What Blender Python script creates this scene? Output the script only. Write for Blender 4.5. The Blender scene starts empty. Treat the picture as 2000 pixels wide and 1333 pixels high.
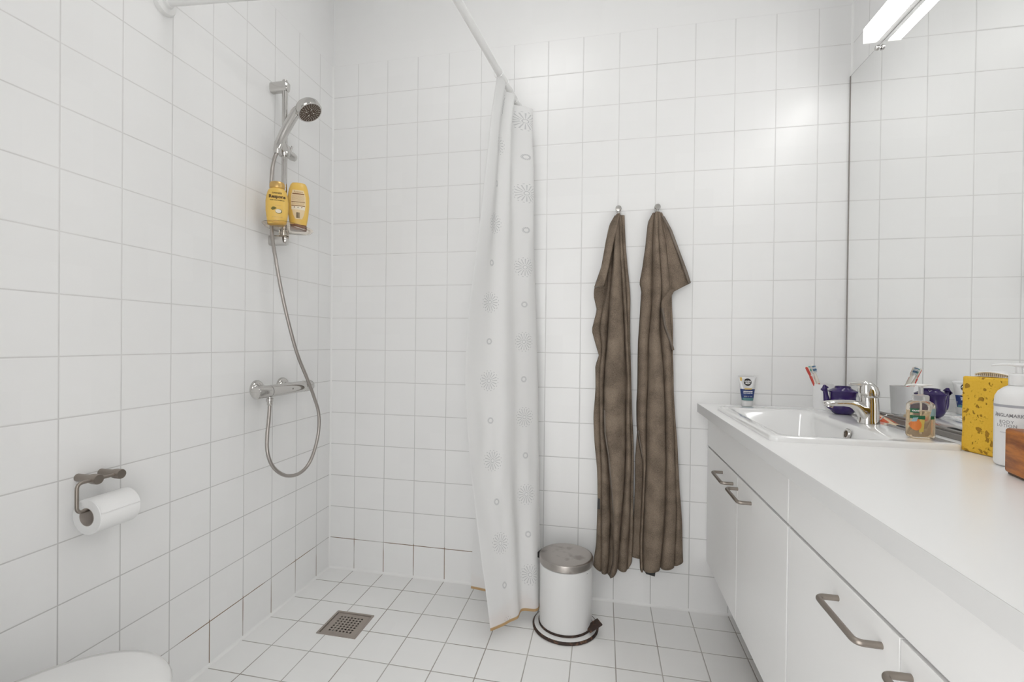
import bpy, bmesh, math, random
from mathutils import Vector, Matrix, Euler, noise
random.seed(4)
sc = bpy.context.scene
C = bpy.context.collection
PI = math.pi

# ---------------------------------------------------------------- camera
F, CX, CY = 921.54, 984.32, 672.69
YAW, PIT, ROL = 0.2072, 1.5648, 0.0108
CAM = Vector((1.2762, -2.0420, 1.0946))
RM = Matrix.Rotation(YAW, 3, 'Z') @ Matrix.Rotation(PIT, 3, 'X') @ Matrix.Rotation(ROL, 3, 'Z')
cd = bpy.data.cameras.new('camera')
cam = bpy.data.objects.new('camera', cd)
C.objects.link(cam)
cd.sensor_width = 36.0
cd.sensor_fit = 'HORIZONTAL'
cd.lens = F * 36.0 / 2000.0
cd.shift_x = (1000.0 - CX) / 2000.0
cd.shift_y = (CY - 666.5) / 2000.0
cd.clip_start = 0.02
cam.matrix_world = Matrix.Translation(CAM) @ RM.to_4x4()
sc.camera = cam

# ---------------------------------------------------------------- world, exposure
sc.view_settings.view_transform = 'Standard'
sc.view_settings.look = 'None'
sc.view_settings.exposure = 0.0
sc.view_settings.gamma = 1.0
sc.view_settings.use_curve_mapping = False
world = bpy.data.worlds.new('hall_fill')  # uniform unseen fill light, reaches the room through the doorway
sc.world = world
world.use_nodes = True
world.node_tree.nodes['Background'].inputs[0].default_value = (1.0, 0.997, 0.992, 1)
world.node_tree.nodes['Background'].inputs[1].default_value = 3.15
LAMP_E = 11.5       # mirror lamp diffuser
DOME_E = 6.2       # ceiling dome, added as fill light

def on(x, y, ax, val):
    """the point where the sight line through a photo pixel meets the plane ax = val"""
    d = RM @ Vector(((x - CX) / F, -(y - CY) / F, -1.0))
    i = 'xyz'.index(ax)
    return CAM + d * ((val - CAM[i]) / d[i])

# ---------------------------------------------------------------- materials
def mat(name, col, rough=0.5, metal=0.0, spec=0.5, **kw):
    m = bpy.data.materials.new(name)
    m.use_nodes = True
    b = m.node_tree.nodes['Principled BSDF']
    b.inputs['Base Color'].default_value = (*col, 1)
    b.inputs['Roughness'].default_value = rough
    b.inputs['Metallic'].default_value = metal
    b.inputs['Specular IOR Level'].default_value = spec
    for k, v in kw.items():
        b.inputs[k.replace('_', ' ')].default_value = v
    return m

class NT:
    def __init__(s, m):
        s.t = m.node_tree
        s.b = s.t.nodes['Principled BSDF']
    def n(s, typ, **kw):
        o = s.t.nodes.new(typ)
        for k, v in kw.items():
            setattr(o, k, v)
        return o
    def link(s, a, b):
        s.t.links.new(a, b)
    def val(s, sock, v):
        if hasattr(v, 'is_output'):
            s.link(v, sock)
        else:
            sock.default_value = v
    def math(s, op, a, b=0.0, c=0.0, clamp=False):
        o = s.n('ShaderNodeMath', operation=op)
        o.use_clamp = clamp
        s.val(o.inputs[0], a); s.val(o.inputs[1], b); s.val(o.inputs[2], c)
        return o.outputs[0]
    def smooth(s, v, a, b, to0=0.0, to1=1.0):
        o = s.n('ShaderNodeMapRange', interpolation_type='SMOOTHSTEP')
        s.val(o.inputs[0], v)
        o.inputs[1].default_value = a; o.inputs[2].default_value = b
        o.inputs[3].default_value = to0; o.inputs[4].default_value = to1
        return o.outputs[0]
    def mix(s, f, a, b):
        o = s.n('ShaderNodeMix', data_type='RGBA')
        s.val(o.inputs[0], f)
        for sock, v in ((o.inputs[6], a), (o.inputs[7], b)):
            if hasattr(v, 'is_output'): s.link(v, sock)
            else: sock.default_value = (*v, 1)
        return o.outputs[2]
    def noise(s, scale, detail=2.0, vec=None, rough=0.5):
        o = s.n('ShaderNodeTexNoise')
        o.inputs['Scale'].default_value = scale
        o.inputs['Detail'].default_value = detail
        o.inputs['Roughness'].default_value = rough
        if vec is not None: s.link(vec, o.inputs['Vector'])
        return o.outputs[0]
    def bump(s, h, strength=0.3, dist=0.001):
        o = s.n('ShaderNodeBump')
        o.inputs['Strength'].default_value = strength
        o.inputs['Distance'].default_value = dist
        s.link(h, o.inputs['Height'])
        s.link(o.outputs[0], s.b.inputs['Normal'])
    def pos(s):
        g = s.n('ShaderNodeNewGeometry')
        x = s.n('ShaderNodeSeparateXYZ')
        s.link(g.outputs['Position'], x.inputs[0])
        return g.outputs['Position'], x.outputs

T = 0.15
def tile_mat(name, ax_u, off_u, ax_v, off_v, tile=(0.87, 0.87, 0.865), grout=(0.735, 0.73, 0.72),
             top=None, stain=0.0, rough=0.3, sgn_u=1.0, w=0.0017, dirty=None):
    m = mat(name, tile, rough)
    t = NT(m)
    P, xyz = t.pos()
    def dist(axis, off, sgn):
        v = xyz['xyz'.index(axis)]
        v = t.math('MULTIPLY_ADD', v, sgn / T, -sgn * off / T + 0.5)
        fr = t.math('FRACT', v)
        return t.math('MULTIPLY', t.math('ABSOLUTE', t.math('SUBTRACT', fr, 0.5)), T), v
    du, cu = dist(ax_u, off_u, sgn_u)
    dv, cv = dist(ax_v, off_v, 1.0)
    d = t.math('MINIMUM', du, dv)
    if top is not None:      # above the tiles the wall is painted
        above = t.math('GREATER_THAN', xyz[2], top - 0.001)
        d = t.math('MAXIMUM', d, t.math('MULTIPLY', above, 1.0))
    tmask = t.smooth(d, w * 0.55, w * 1.25)
    # each tile keeps its own faint shade
    cvec = t.n('ShaderNodeCombineXYZ')
    t.link(t.math('FLOOR', cu), cvec.inputs[0]); t.link(t.math('FLOOR', cv), cvec.inputs[1])
    wn = t.n('ShaderNodeTexWhiteNoise', noise_dimensions='3D')
    t.link(cvec.outputs[0], wn.inputs['Vector'])
    shade = t.mix(wn.outputs['Value'], tile, tuple(c * 0.985 for c in tile))
    g = grout
    n1 = t.noise(3.0, 2.0, P)
    n2 = t.noise(11.0, 3.0, P)
    gc = t.mix(t.smooth(n2, 0.35, 0.7), grout, tuple(c * 0.90 for c in grout))
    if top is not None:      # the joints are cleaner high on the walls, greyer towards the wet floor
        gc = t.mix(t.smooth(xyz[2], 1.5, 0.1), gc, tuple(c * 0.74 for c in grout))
    if dirty is not None:
        gc = t.mix(t.smooth(n1, 0.42, 0.62), gc, dirty)
    if stain:
        low = t.smooth(xyz[2], 0.157, 0.151)
        f = t.math('MULTIPLY', low, t.smooth(t.noise(5.0, 3.0, P), 0.38, 0.56))
        f = t.math('MULTIPLY', f, t.smooth(xyz['xyz'.index(ax_u)], 0.95, 0.80) if ax_u == 'x' else t.smooth(xyz[1], -1.15, -1.0))
        gc = t.mix(f, gc, (0.19, 0.115, 0.06))
    t.link(t.mix(tmask, gc, shade), t.b.inputs['Base Color'])
    t.link(t.math('MULTIPLY_ADD', tmask, rough - 0.85, 0.85), t.b.inputs['Roughness'])
    h = t.smooth(d, 0.0008, 0.0042)      # grout sits below the glaze
    wav = t.noise(9.0, 1.0, P)
    hh = t.math('MULTIPLY_ADD', wav, 0.35, h)
    # tiles sit at very slightly different tilts
    t.bump(hh, 0.35, 0.0012)
    return m

M = {}
ZK = 0.1468      # height of the lowest horizontal wall joint
XA = 0.1304
M['tile_back'] = tile_mat('glazed_tile_back', 'x', XA, 'z', ZK, top=ZK + 15 * T, stain=1)
M['tile_left'] = tile_mat('glazed_tile_left', 'y', -0.1052, 'z', ZK, top=ZK + 15 * T, stain=1)
M['tile_right'] = tile_mat('glazed_tile_right', 'y', -0.1150, 'z', ZK, top=ZK + 15 * T)
M['tile_front'] = tile_mat('glazed_tile_front', 'x', XA, 'z', ZK, top=ZK + 15 * T)
M['tile_floor'] = tile_mat('glazed_tile_floor', 'x', XA, 'y', -0.1176, tile=(0.90, 0.90, 0.89),
                           grout=(0.50, 0.485, 0.46), rough=0.34, w=0.0019, dirty=(0.34, 0.31, 0.28))
M['paint'] = mat('white_wall_paint', (0.87, 0.87, 0.865), 0.7)
M['silicone'] = mat('white_silicone', (0.86, 0.86, 0.85), 0.45)
M['laminate'] = mat('white_laminate_top', (0.92, 0.92, 0.915), 0.30)
M['shaded_edge'] = mat('counter_edge_shade', (0.66, 0.66, 0.655), 0.5)  # greyer than the laminate: shade of the counter front put into the colour
M['cabinet'] = mat('white_cabinet_board', (0.84, 0.838, 0.83), 0.38)
M['carcass'] = mat('cabinet_edge_board', (0.36, 0.31, 0.265), 0.6)
M['ceramic'] = mat('white_glazed_ceramic', (0.86, 0.86, 0.855), 0.08, Coat_Weight=0.5)
M['toilet'] = mat('white_toilet_plastic', (0.82, 0.82, 0.81), 0.18)
M['chrome'] = mat('polished_chrome', (0.60, 0.585, 0.565), 0.13, 1.0)
M['faucet_chrome'] = mat('faucet_chrome', (0.74, 0.725, 0.70), 0.06, 1.0)
M['chrome_dark'] = mat('hose_metal', (0.43, 0.40, 0.375), 0.30, 1.0)
M['steel'] = mat('brushed_steel', (0.42, 0.385, 0.36), 0.33, 1.0)
M['nickel'] = mat('brushed_nickel', (0.34, 0.30, 0.265), 0.36, 1.0)
M['mirror'] = mat('mirror_glass', (0.91, 0.915, 0.91), 0.0, 1.0)
M['mirror_edge'] = mat('mirror_edge_dark', (0.20, 0.185, 0.17), 0.4)
M['shaded_gap'] = mat('mirror_gap_shade', (0.30, 0.275, 0.255), 0.4)  # dark tone painted for the shade in the gap beside the mirror
M['alu'] = mat('grey_metal_channel', (0.33, 0.31, 0.29), 0.4, 0.6)
M['white_plastic'] = mat('white_plastic', (0.85, 0.85, 0.845), 0.3)
M['rod'] = mat('white_rod_coating', (0.84, 0.84, 0.83), 0.3)
M['black'] = mat('black_plastic', (0.015, 0.014, 0.014), 0.4)
M['dark_print'] = mat('dark_brown_print', (0.07, 0.035, 0.012), 0.5)
M['black_print'] = mat('black_print', (0.012, 0.01, 0.01), 0.5)
M['white_print'] = mat('white_print', (0.85, 0.85, 0.85), 0.5)
M['grey_print'] = mat('grey_print', (0.22, 0.21, 0.22), 0.5)
M['light_grey_print'] = mat('light_grey_print', (0.42, 0.42, 0.45), 0.5)
M['rust'] = mat('rusty_rubber', (0.05, 0.028, 0.018), 0.7)
M['bin_white'] = mat('white_enamel', (0.72, 0.72, 0.715), 0.28)
M['paper'] = mat('tissue_paper', (0.86, 0.86, 0.855), 0.95)
M['card'] = mat('cardboard_core', (0.47, 0.42, 0.38), 0.9)

t = NT(M['rust']); P, _ = t.pos()
t.link(t.mix(t.smooth(t.noise(60, 4, P), 0.5, 0.75), (0.035, 0.02, 0.015), (0.20, 0.10, 0.055)), t.b.inputs['Base Color'])
t = NT(M['paper']); P, _ = t.pos()
t.bump(t.noise(420, 3, P), 0.35, 0.0012)
t = NT(M['steel']); P, _ = t.pos()
t.link(t.mix(t.smooth(t.noise(14, 5, P), 0.52, 0.66), (0.44, 0.41, 0.385), (0.31, 0.28, 0.255)), t.b.inputs['Base Color'])

def towel_mat(name, c0, c1, fine):
    m = mat(name, c0, 0.95, 0, 0.1)
    t = NT(m); P, _ = t.pos()
    a = t.noise(fine, 3, P, 0.7)
    b = t.noise(16, 3, P)
    f = t.math('ADD', t.math('MULTIPLY', t.smooth(a, 0.3, 0.72), 0.65), t.math('MULTIPLY', t.smooth(b, 0.3, 0.7), 0.35))
    t.link(t.mix(f, c0, c1), t.b.inputs['Base Color'])
    t.bump(a, 0.9, 0.004)
    return m
M['towel_a'] = towel_mat('brown_terry', (0.105, 0.079, 0.059), (0.45, 0.358, 0.275), 620)
M['towel_b'] = towel_mat('taupe_velour', (0.135, 0.102, 0.077), (0.41, 0.325, 0.249), 480)
M['hem'] = towel_mat('towel_hem', (0.20, 0.165, 0.135), (0.36, 0.31, 0.265), 500)

def emit(name, col, e):
    m = bpy.data.materials.new(name); m.use_nodes = True
    nt = m.node_tree; nt.nodes.clear()
    o = nt.nodes.new('ShaderNodeOutputMaterial'); em = nt.nodes.new('ShaderNodeEmission')
    em.inputs[0].default_value = (*col, 1); em.inputs[1].default_value = e
    nt.links.new(em.outputs[0], o.inputs[0])
    return m
M['lamp'] = emit('lit_diffuser', (1.0, 0.995, 0.98), LAMP_E)
M['lamp_end'] = emit('lit_end_cap', (1.0, 0.985, 0.955), 1.3)
M['dome'] = emit('lit_fill_dome', (1.0, 0.995, 0.985), DOME_E)

# ---------------------------------------------------------------- mesh helpers
def tag(o, label=None, cat=None, group=None, kind=None):
    if label: o['label'] = label
    if cat: o['category'] = cat
    if group: o['group'] = group
    if kind: o['kind'] = kind
    return o

def obj(name, bm, m, parent=None, smooth=True, angle=35):
    me = bpy.data.meshes.new(name)
    bmesh.ops.recalc_face_normals(bm, faces=bm.faces[:])
    if smooth:
        for f in bm.faces: f.smooth = True
        for e in bm.edges:
            if len(e.link_faces) == 2 and e.calc_face_angle(0) > math.radians(angle): e.smooth = False
    bm.to_mesh(me); bm.free()
    o = bpy.data.objects.new(name, me)
    C.objects.link(o)
    for mm in (m if isinstance(m, (list, tuple)) else [m]): me.materials.append(mm)
    if parent: o.parent = parent
    return o

def empty(name, label, cat, loc=(0, 0, 0), rot=(0, 0, 0), group=None):
    """an Empty at the thing's base; its parts are built in its own frame"""
    o = bpy.data.objects.new(name, None)
    o.empty_display_size = 0.05
    C.objects.link(o)
    o.location = loc; o.rotation_euler = rot
    return tag(o, label, cat, group)

def B(): return bmesh.new()

def box(bm, x0, x1, y0, y1, z0, z1, bev=0.0, seg=2, mi=0):
    r = bmesh.ops.create_cube(bm, size=1.0)
    vs = r['verts']
    bmesh.ops.scale(bm, vec=(x1 - x0, y1 - y0, z1 - z0), verts=vs)
    bmesh.ops.translate(bm, vec=((x0 + x1) / 2, (y0 + y1) / 2, (z0 + z1) / 2), verts=vs)
    es = list({e for v in vs for e in v.link_edges})
    fs = list({f for v in vs for f in v.link_faces})
    for f in fs: f.material_index = mi
    if bev > 0:
        bmesh.ops.bevel(bm, geom=es, offset=bev, segments=seg, profile=0.5, affect='EDGES')
    return bm

def catmull(pts, n=8, closed=False):
    pts = [Vector(p) for p in pts]
    out = []
    N = len(pts)
    for i in range(N if closed else N - 1):
        if closed:
            p0, p1, p2, p3 = pts[(i - 1) % N], pts[i], pts[(i + 1) % N], pts[(i + 2) % N]
        else:
            p0, p1, p2, p3 = pts[max(i - 1, 0)], pts[i], pts[i + 1], pts[min(i + 2, N - 1)]
        for k in range(n):
            s = k / n
            out.append(0.5 * ((2 * p1) + (-p0 + p2) * s + (2 * p0 - 5 * p1 + 4 * p2 - p3) * s * s + (-p0 + 3 * p1 - 3 * p2 + p3) * s ** 3))
    if not closed: out.append(pts[-1])
    return out

def rounded_path(pts, r, n=8):
    """straight runs joined by arcs of about radius r"""
    pts = [Vector(p) for p in pts]
    out = [pts[0]]
    for i in range(1, len(pts) - 1):
        a, b, c = pts[i - 1], pts[i], pts[i + 1]
        d1 = (a - b).normalized(); d2 = (c - b).normalized()
        rr = min(r, (a - b).length * 0.49, (c - b).length * 0.49)
        p, q = b + d1 * rr, b + d2 * rr
        for k in range(n + 1):
            s = k / n
            out.append(p * (1 - s) ** 2 + b * 2 * s * (1 - s) + q * s * s)
    out.append(pts[-1])
    return out

def frames(path):
    T_ = []
    for i in range(len(path)):
        a = path[max(i - 1, 0)]; b = path[min(i + 1, len(path) - 1)]
        T_.append((b - a).normalized())
    up = Vector((0, 0, 1)) if abs(T_[0].z) < 0.9 else Vector((0, 1, 0))
    n = (up - T_[0] * up.dot(T_[0])).normalized()
    res = []
    for t_ in T_:
        n = (n - t_ * n.dot(t_)).normalized()
        res.append((n, t_.cross(n)))
    return res

def tube(bm, path, r, seg=14, cap=True, mi=0, sx=1.0, sy=1.0):
    path = [Vector(p) for p in path]
    fr = frames(path)
    rings = []
    for i, p in enumerate(path):
        rr = r[i] if isinstance(r, (list, tuple)) else r
        n, b = fr[i]
        rings.append([bm.verts.new(p + n * (rr * sx * math.cos(2 * PI * k / seg)) + b * (rr * sy * math.sin(2 * PI * k / seg))) for k in range(seg)])
    bridge(bm, rings, cap, mi)
    return bm

def bridge(bm, rings, cap=True, mi=0, closed=True):
    for a, b in zip(rings, rings[1:]):
        n = len(a)
        for k in range(n if closed else n - 1):
            f = bm.faces.new((a[k], a[(k + 1) % n], b[(k + 1) % n], b[k])); f.material_index = mi
    if cap:
        for r_ in (rings[0], rings[-1]):
            try:
                f = bm.faces.new(r_); f.material_index = mi
            except ValueError: pass

def cyl(bm, a, b, r, seg=24, r2=None, mi=0):
    return tube(bm, [Vector(a), Vector(b)], [r, r if r2 is None else r2], seg, True, mi)

def lathe(bm, prof, seg=40, origin=(0, 0, 0), axis='z', cap=True, mi=0, sx=1.0, sy=1.0):
    """prof: list of (radius, height)"""
    o = Vector(origin)
    rings = []
    for r, h in prof:
        ring = []
        for k in range(seg):
            c, s = math.cos(2 * PI * k / seg) * r * sx, math.sin(2 * PI * k / seg) * r * sy
            p = {'z': Vector((c, s, h)), 'x': Vector((h, c, s)), 'y': Vector((c, h, s))}[axis]
            ring.append(bm.verts.new(o + p))
        rings.append(ring)
    bridge(bm, rings, cap, mi)
    return bm

def rrect(x0, x1, y0, y1, r, z, n=6):
    out = []
    for cx_, cy_, a0 in ((x1 - r, y1 - r, 0), (x0 + r, y1 - r, PI / 2), (x0 + r, y0 + r, PI), (x1 - r, y0 + r, 1.5 * PI)):
        for k in range(n + 1):
            a = a0 + PI / 2 * k / n
            out.append(Vector((cx_ + r * math.cos(a), cy_ + r * math.sin(a), z)))
    return out

def loops(bm, ls, cap=(True, True), mi=0):
    rings = [[bm.verts.new(p) for p in l] for l in ls]
    bridge(bm, rings, False, mi)
    if cap[0]: bm.faces.new(rings[0]).material_index = mi
    if cap[1]: bm.faces.new(rings[-1]).material_index = mi
    return rings

def superloft(bm, secs, seg=40, mi=0, cap=True):
    """secs: (z, rx, ry, exponent, cx, cy)"""
    rings = []
    for s in secs:
        z, rx, ry, ex = s[:4]
        cx_, cy_ = (s[4], s[5]) if len(s) > 4 else (0, 0)
        ring = []
        for k in range(seg):
            a = 2 * PI * k / seg
            c, s_ = math.cos(a), math.sin(a)
            ring.append(bm.verts.new((cx_ + rx * math.copysign(abs(c) ** (2 / ex), c), cy_ + ry * math.copysign(abs(s_) ** (2 / ex), s_), z)))
        rings.append(ring)
    bridge(bm, rings, cap, mi)
    return bm

def sphere(bm, c, r, sc_=(1, 1, 1), seg=16, mi=0):
    mtx = Matrix.Translation(Vector(c)) @ Matrix.Diagonal((r * sc_[0], r * sc_[1], r * sc_[2], 1))
    res = bmesh.ops.create_uvsphere(bm, u_segments=seg, v_segments=seg // 2 + 2, radius=1, matrix=mtx)
    for f in {f for v in res['verts'] for f in v.link_faces}: f.material_index = mi

def xform(bm, mtx):
    bmesh.ops.transform(bm, matrix=mtx, verts=bm.verts[:])
    return bm

def text_bm(s, size, align='CENTER', bold=0.0, squash=1.0, spacing=1.0):
    """filled lettering in the XY plane, as mesh"""
    cu = bpy.data.curves.new('lettering', 'FONT')
    cu.body = s; cu.size = size; cu.align_x = align; cu.align_y = 'CENTER'
    cu.offset = bold; cu.resolution_u = 2
    cu.space_character = spacing; cu.space_line = 0.85
    o = bpy.data.objects.new('lettering', cu)
    C.objects.link(o)
    dg = bpy.context.evaluated_depsgraph_get()
    me = o.evaluated_get(dg).to_mesh()
    bm = bmesh.new(); bm.from_mesh(me)
    o.evaluated_get(dg).to_mesh_clear()
    bpy.data.objects.remove(o)
    bpy.data.curves.remove(cu)
    for v in bm.verts: v.co.x *= squash
    return bm

def disc_bm(rx, rz, seg=32):
    bm = bmesh.new()
    bm.faces.new([bm.verts.new((rx * math.cos(2 * PI * k / seg), rz * math.sin(2 * PI * k / seg), 0)) for k in range(seg)])
    return bm

def poly_bm(pts):
    bm = bmesh.new(); bm.faces.new([bm.verts.new((p[0], p[1], 0)) for p in pts]); return bm

def slice_bm(bm, step):
    """cuts a flat drawing into narrow cells so that it can bend"""
    bmesh.ops.triangulate(bm, faces=bm.faces[:])
    for ax in (0, 1):
        lo = min(v.co[ax] for v in bm.verts); hi = max(v.co[ax] for v in bm.verts)
        k = lo + step
        while k < hi:
            no = Vector((1, 0, 0)) if ax == 0 else Vector((0, 1, 0))
            bmesh.ops.bisect_plane(bm, geom=bm.verts[:] + bm.edges[:] + bm.faces[:], plane_co=no * k, plane_no=no, dist=1e-7)
            k += step

def decal(name, bm, m, parent, cx_, cz_, surf, lift=0.0004, side=-1):
    lift += 0.0004
    slice_bm(bm, 0.003)
    """wraps a flat drawing (x right, y up) on the surface y = surf(x, z); side -1 faces -y"""
    for v in bm.verts:
        x, z = cx_ + v.co.x, cz_ + v.co.y
        v.co = Vector((x, surf(x, z) + side * lift, z))
    return obj(name, bm, m, parent, smooth=False)

def interp(tab, v):
    if v <= tab[0][0]: return tab[0][1]
    for (a, p), (b, q) in zip(tab, tab[1:]):
        if v <= b: return p + (q - p) * (v - a) / (b - a)
    return tab[-1][1]

# ================================================================ SETTING
XW = 2.196        # right wall
YF = -1.95        # front wall (camera stands in its doorway)
ZC = 2.80
def quad(name, pts, m, kind='structure'):
    bm = B(); bm.faces.new([bm.verts.new(p) for p in pts])
    return tag(obj(name, bm, m, smooth=False), kind=kind)
def slab(name, m, *a):
    bm = B(); box(bm, *a)
    return tag(obj(name, bm, m, smooth=False), kind='structure')
slab('wall_back', M['tile_back'], -0.12, XW + 0.12, 0.0, 0.12, -0.12, ZC)
slab('wall_left', M['tile_left'], -0.12, 0.0, YF - 0.12, 0.0, -0.12, ZC)
slab('wall_right', M['tile_right'], XW, XW + 0.12, YF - 0.12, 0.0, -0.12, ZC)
slab('ceiling', M['paint'], -0.12, XW + 0.12, YF - 0.12, 0.12, ZC, ZC + 0.1)
DX0, DX1, DZ = 0.68, 1.48, 2.06
bm = B()
box(bm, 0, DX0, YF - 0.12, YF, 0, ZC); box(bm, DX1, XW, YF - 0.12, YF, 0, ZC); box(bm, DX0, DX1, YF - 0.12, YF, DZ, ZC)
tag(obj('wall_front', bm, M['tile_front'], smooth=False), kind='structure')
# floor, with the drain pocket left open
d0, d1, d2_, d3 = 0.2420, 0.4020, -0.4720, -0.3200
bm = B()
for a in ((0, d0, YF - 0.12, 0), (d1, XW, YF - 0.12, 0), (d0, d1, YF - 0.12, d2_), (d0, d1, d3, 0)):
    box(bm, a[0], a[1], a[2], a[3], -0.10, 0.0)
bmesh.ops.remove_doubles(bm, verts=bm.verts[:], dist=1e-5)
tag(obj('floor', bm, M['tile_floor'], smooth=False), kind='structure')
# door casing
bm = B()
M['casing'] = mat('painted_door_casing', (0.62, 0.58, 0.53), 0.4)
box(bm, DX0, DX0 + 0.03, YF - 0.12, YF, 0, DZ); box(bm, DX1 - 0.03, DX1, YF - 0.12, YF, 0, DZ); box(bm, DX0 + 0.03, DX1 - 0.03, YF - 0.12, YF, DZ - 0.03, DZ)
box(bm, DX0 - 0.05, DX0 + 0.005, YF, YF + 0.014, 0, DZ + 0.05); box(bm, DX1 - 0.005, DX1 + 0.05, YF, YF + 0.014, 0, DZ + 0.05)
box(bm, DX0 + 0.005, DX1 - 0.005, YF, YF + 0.014, DZ - 0.005, DZ + 0.05)
tag(obj('trim_1', bm, M['casing'], smooth=False), kind='structure')

# silicone joints: small coved beads
def bead(name, a, b, n1, n2, r=0.007):
    a, b, n1, n2 = map(Vector, (a, b, n1, n2))
    bm = B(); rings = []
    for p in (a, b):
        ring = [bm.verts.new(p)]
        for k in range(6):
            s = PI / 2 * k / 5
            c = p + (n1 + n2) * r
            ring.append(bm.verts.new(c - n1 * r * math.sin(s) * 0.86 - n2 * r * math.cos(s) * 0.86 if 0 < k < 5 else (p + n1 * r if k == 0 else p + n2 * r)))
        rings.append(ring)
    bridge(bm, rings)
    return tag(obj(name, bm, M['silicone']), kind='structure')
bead('trim_2', (0, 0, 0), (XW, 0, 0), (0, 0, 1), (0, -1, 0), 0.008)
bead('trim_3', (0, 0, 0), (0, YF, 0), (0, 0, 1), (1, 0, 0), 0.008)
bead('trim_4', (0, 0, 0), (0, 0, ZK + 15 * T), (1, 0, 0), (0, -1, 0), 0.006)
bead('trim_5', (XW, 0, 0.86), (XW, 0, ZK + 15 * T), (-1, 0, 0), (0, -1, 0), 0.006)

# unseen dome lamp, added under the ceiling to fill the room
dl = empty('ceiling_fill_lamp', 'round white dome lamp out of view, added on the ceiling as fill light', 'lamp', (0.95, -0.95, ZC))
bm = B(); lathe(bm, [(0.27, -0.025), (0.27, 0.0)], origin=(0, 0, 0)); obj('fill_lamp_base', bm, M['white_plastic'], dl)
bm = B(); lathe(bm, [(0.265, -0.0255), (0.26, -0.05), (0.22, -0.078), (0.12, -0.098), (0.001, -0.105)]); obj('fill_lamp_dome', bm, M['dome'], dl)

# ================================================================ VANITY
ZT = 0.851; XF = 1.655; XCB = 1.695; ZB = 0.215
SX0, SX1, SY0, SY1 = 1.690, 2.103, -0.752, -0.172      # basin outline
bm = B()
hx0, hx1, hy0, hy1 = SX0 + 0.02, SX1 - 0.10, SY0 + 0.02, SY1 - 0.02
for a in ((XF, hx0, YF, -0.001), (hx1, XW - 0.001, YF, -0.001), (hx0, hx1, YF, hy0), (hx0, hx1, hy1, -0.001)):
    box(bm, a[0], a[1], a[2], a[3], ZT - 0.034, ZT)
bmesh.ops.remove_doubles(bm, verts=bm.verts[:], dist=1e-5)
ct = tag(obj('countertop', bm, M['laminate'], smooth=False), 'long white laminate countertop along the right wall above the cabinets', 'countertop')

bm = B(); box(bm, XF - 0.0012, XF - 0.0001, YF, -0.001, ZT - 0.034, ZT - 0.0003)  # thin strip that carries the painted shade of the front edge
obj('shaded_edge', bm, M['shaded_edge'], ct, smooth=False)

def handle(parent, y0, y1, z, x=XCB):
    bm = B()
    tube(bm, rounded_path([(x, y0, z), (x - 0.035, y0, z), (x - 0.035, y1, z), (x, y1, z)], 0.014), 0.0052, 14)
    return obj('handle', bm, M['nickel'], parent)

def cabinet(label, y0, y1, door_splits, hands, hz=0.639):
    c = empty('bathroom_cabinet', label, 'cabinet', (0, 0, 0), group=None)
    bm = B()
    w = 0.016
    xb = XW - 0.002; xf = XCB + 0.019
    box(bm, xf, xb, y0, y0 + w, ZB, ZT - 0.0345); box(bm, xf, xb, y1 - w, y1, ZB, ZT - 0.0345)
    box(bm, xf, xb, y0 + w, y1 - w, ZB, ZB + w); box(bm, xb - 0.008, xb, y0 + w, y1 - w, ZB + w, ZT - 0.0345)
    box(bm, xf, xf + 0.016, y0 + w, y1 - w, 0.665, 0.70)
    obj('carcass', bm, M['carcass'], c, smooth=False)
    g = 0.0015
    bm = B(); box(bm, XCB, xf - 0.0005, y0 + g, y1 - g, 0.684, ZT - 0.0355, 0.001, 1)
    obj('front_panel', bm, M['cabinet'], c, smooth=False)
    for (a, b), h in zip(zip(door_splits, door_splits[1:]), hands):
        bm = B(); box(bm, XCB, xf - 0.0005, b + g, a - g, ZB, 0.677, 0.001, 1)
        d = obj('door', bm, M['cabinet'], c, smooth=False)
        if h: handle(d, h[0], h[1], hz)
    return c
cabinet('white wall-hung cabinet under the washbasin with two doors and bow handles', -0.853, -0.002,
        [-0.004, -0.440, -0.852], [(-0.2510, -0.3890), (-0.4440, -0.5800)])
cabinet('white wall-hung cabinet nearest the camera with long bow handles on its doors', -1.700, -0.855,
        [-0.856, -1.270, -1.699], [(-1.0900, -1.2255), (-1.2960, -1.4320)])
# washbasin
wb = empty('washbasin', 'white ceramic drop-in washbasin with raised rim set in the countertop', 'washbasin')
bm = B()
def ins(d, z, r, dx1=0.0):
    return rrect(SX0 + d, SX1 - d - dx1, SY0 + d, SY1 - d, r, z, 8)
L = [ins(0.001, ZT - 0.004, 0.020), ins(0.0, ZT + 0.0005, 0.020), ins(0.0, ZT + 0.009, 0.02), ins(0.0015, ZT + 0.0125, 0.02), ins(0.006, ZT + 0.0145, 0.018),
     ins(0.026, ZT + 0.0125, 0.03, 0.04),
     rrect(SX0 + 0.036, 1.990, SY0 + 0.036, SY1 - 0.036, 0.035, ZT + 0.0115, 8),
     rrect(SX0 + 0.043, 1.984, SY0 + 0.043, SY1 - 0.043, 0.035, ZT + 0.0075, 8),
     rrect(SX0 + 0.052, 1.978, SY0 + 0.050, SY1 - 0.060, 0.036, ZT - 0.012, 8),
     rrect(SX0 + 0.075, 1.965, SY0 + 0.065, SY1 - 0.110, 0.045, ZT - 0.07, 8),
     rrect(SX0 + 0.090, 1.952, SY0 + 0.080, SY1 - 0.140, 0.05, ZT - 0.105, 8),
     rrect(SX0 + 0.110, 1.930, SY0 + 0.105, SY1 - 0.170, 0.05, ZT - 0.122, 8),
     rrect(SX0 + 0.130, 1.890, SY0 + 0.210, SY1 - 0.240, 0.04, ZT - 0.128, 8)]
L2 = [[p + Vector((0, 0, 0)) for p in l] for l in L]
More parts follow.
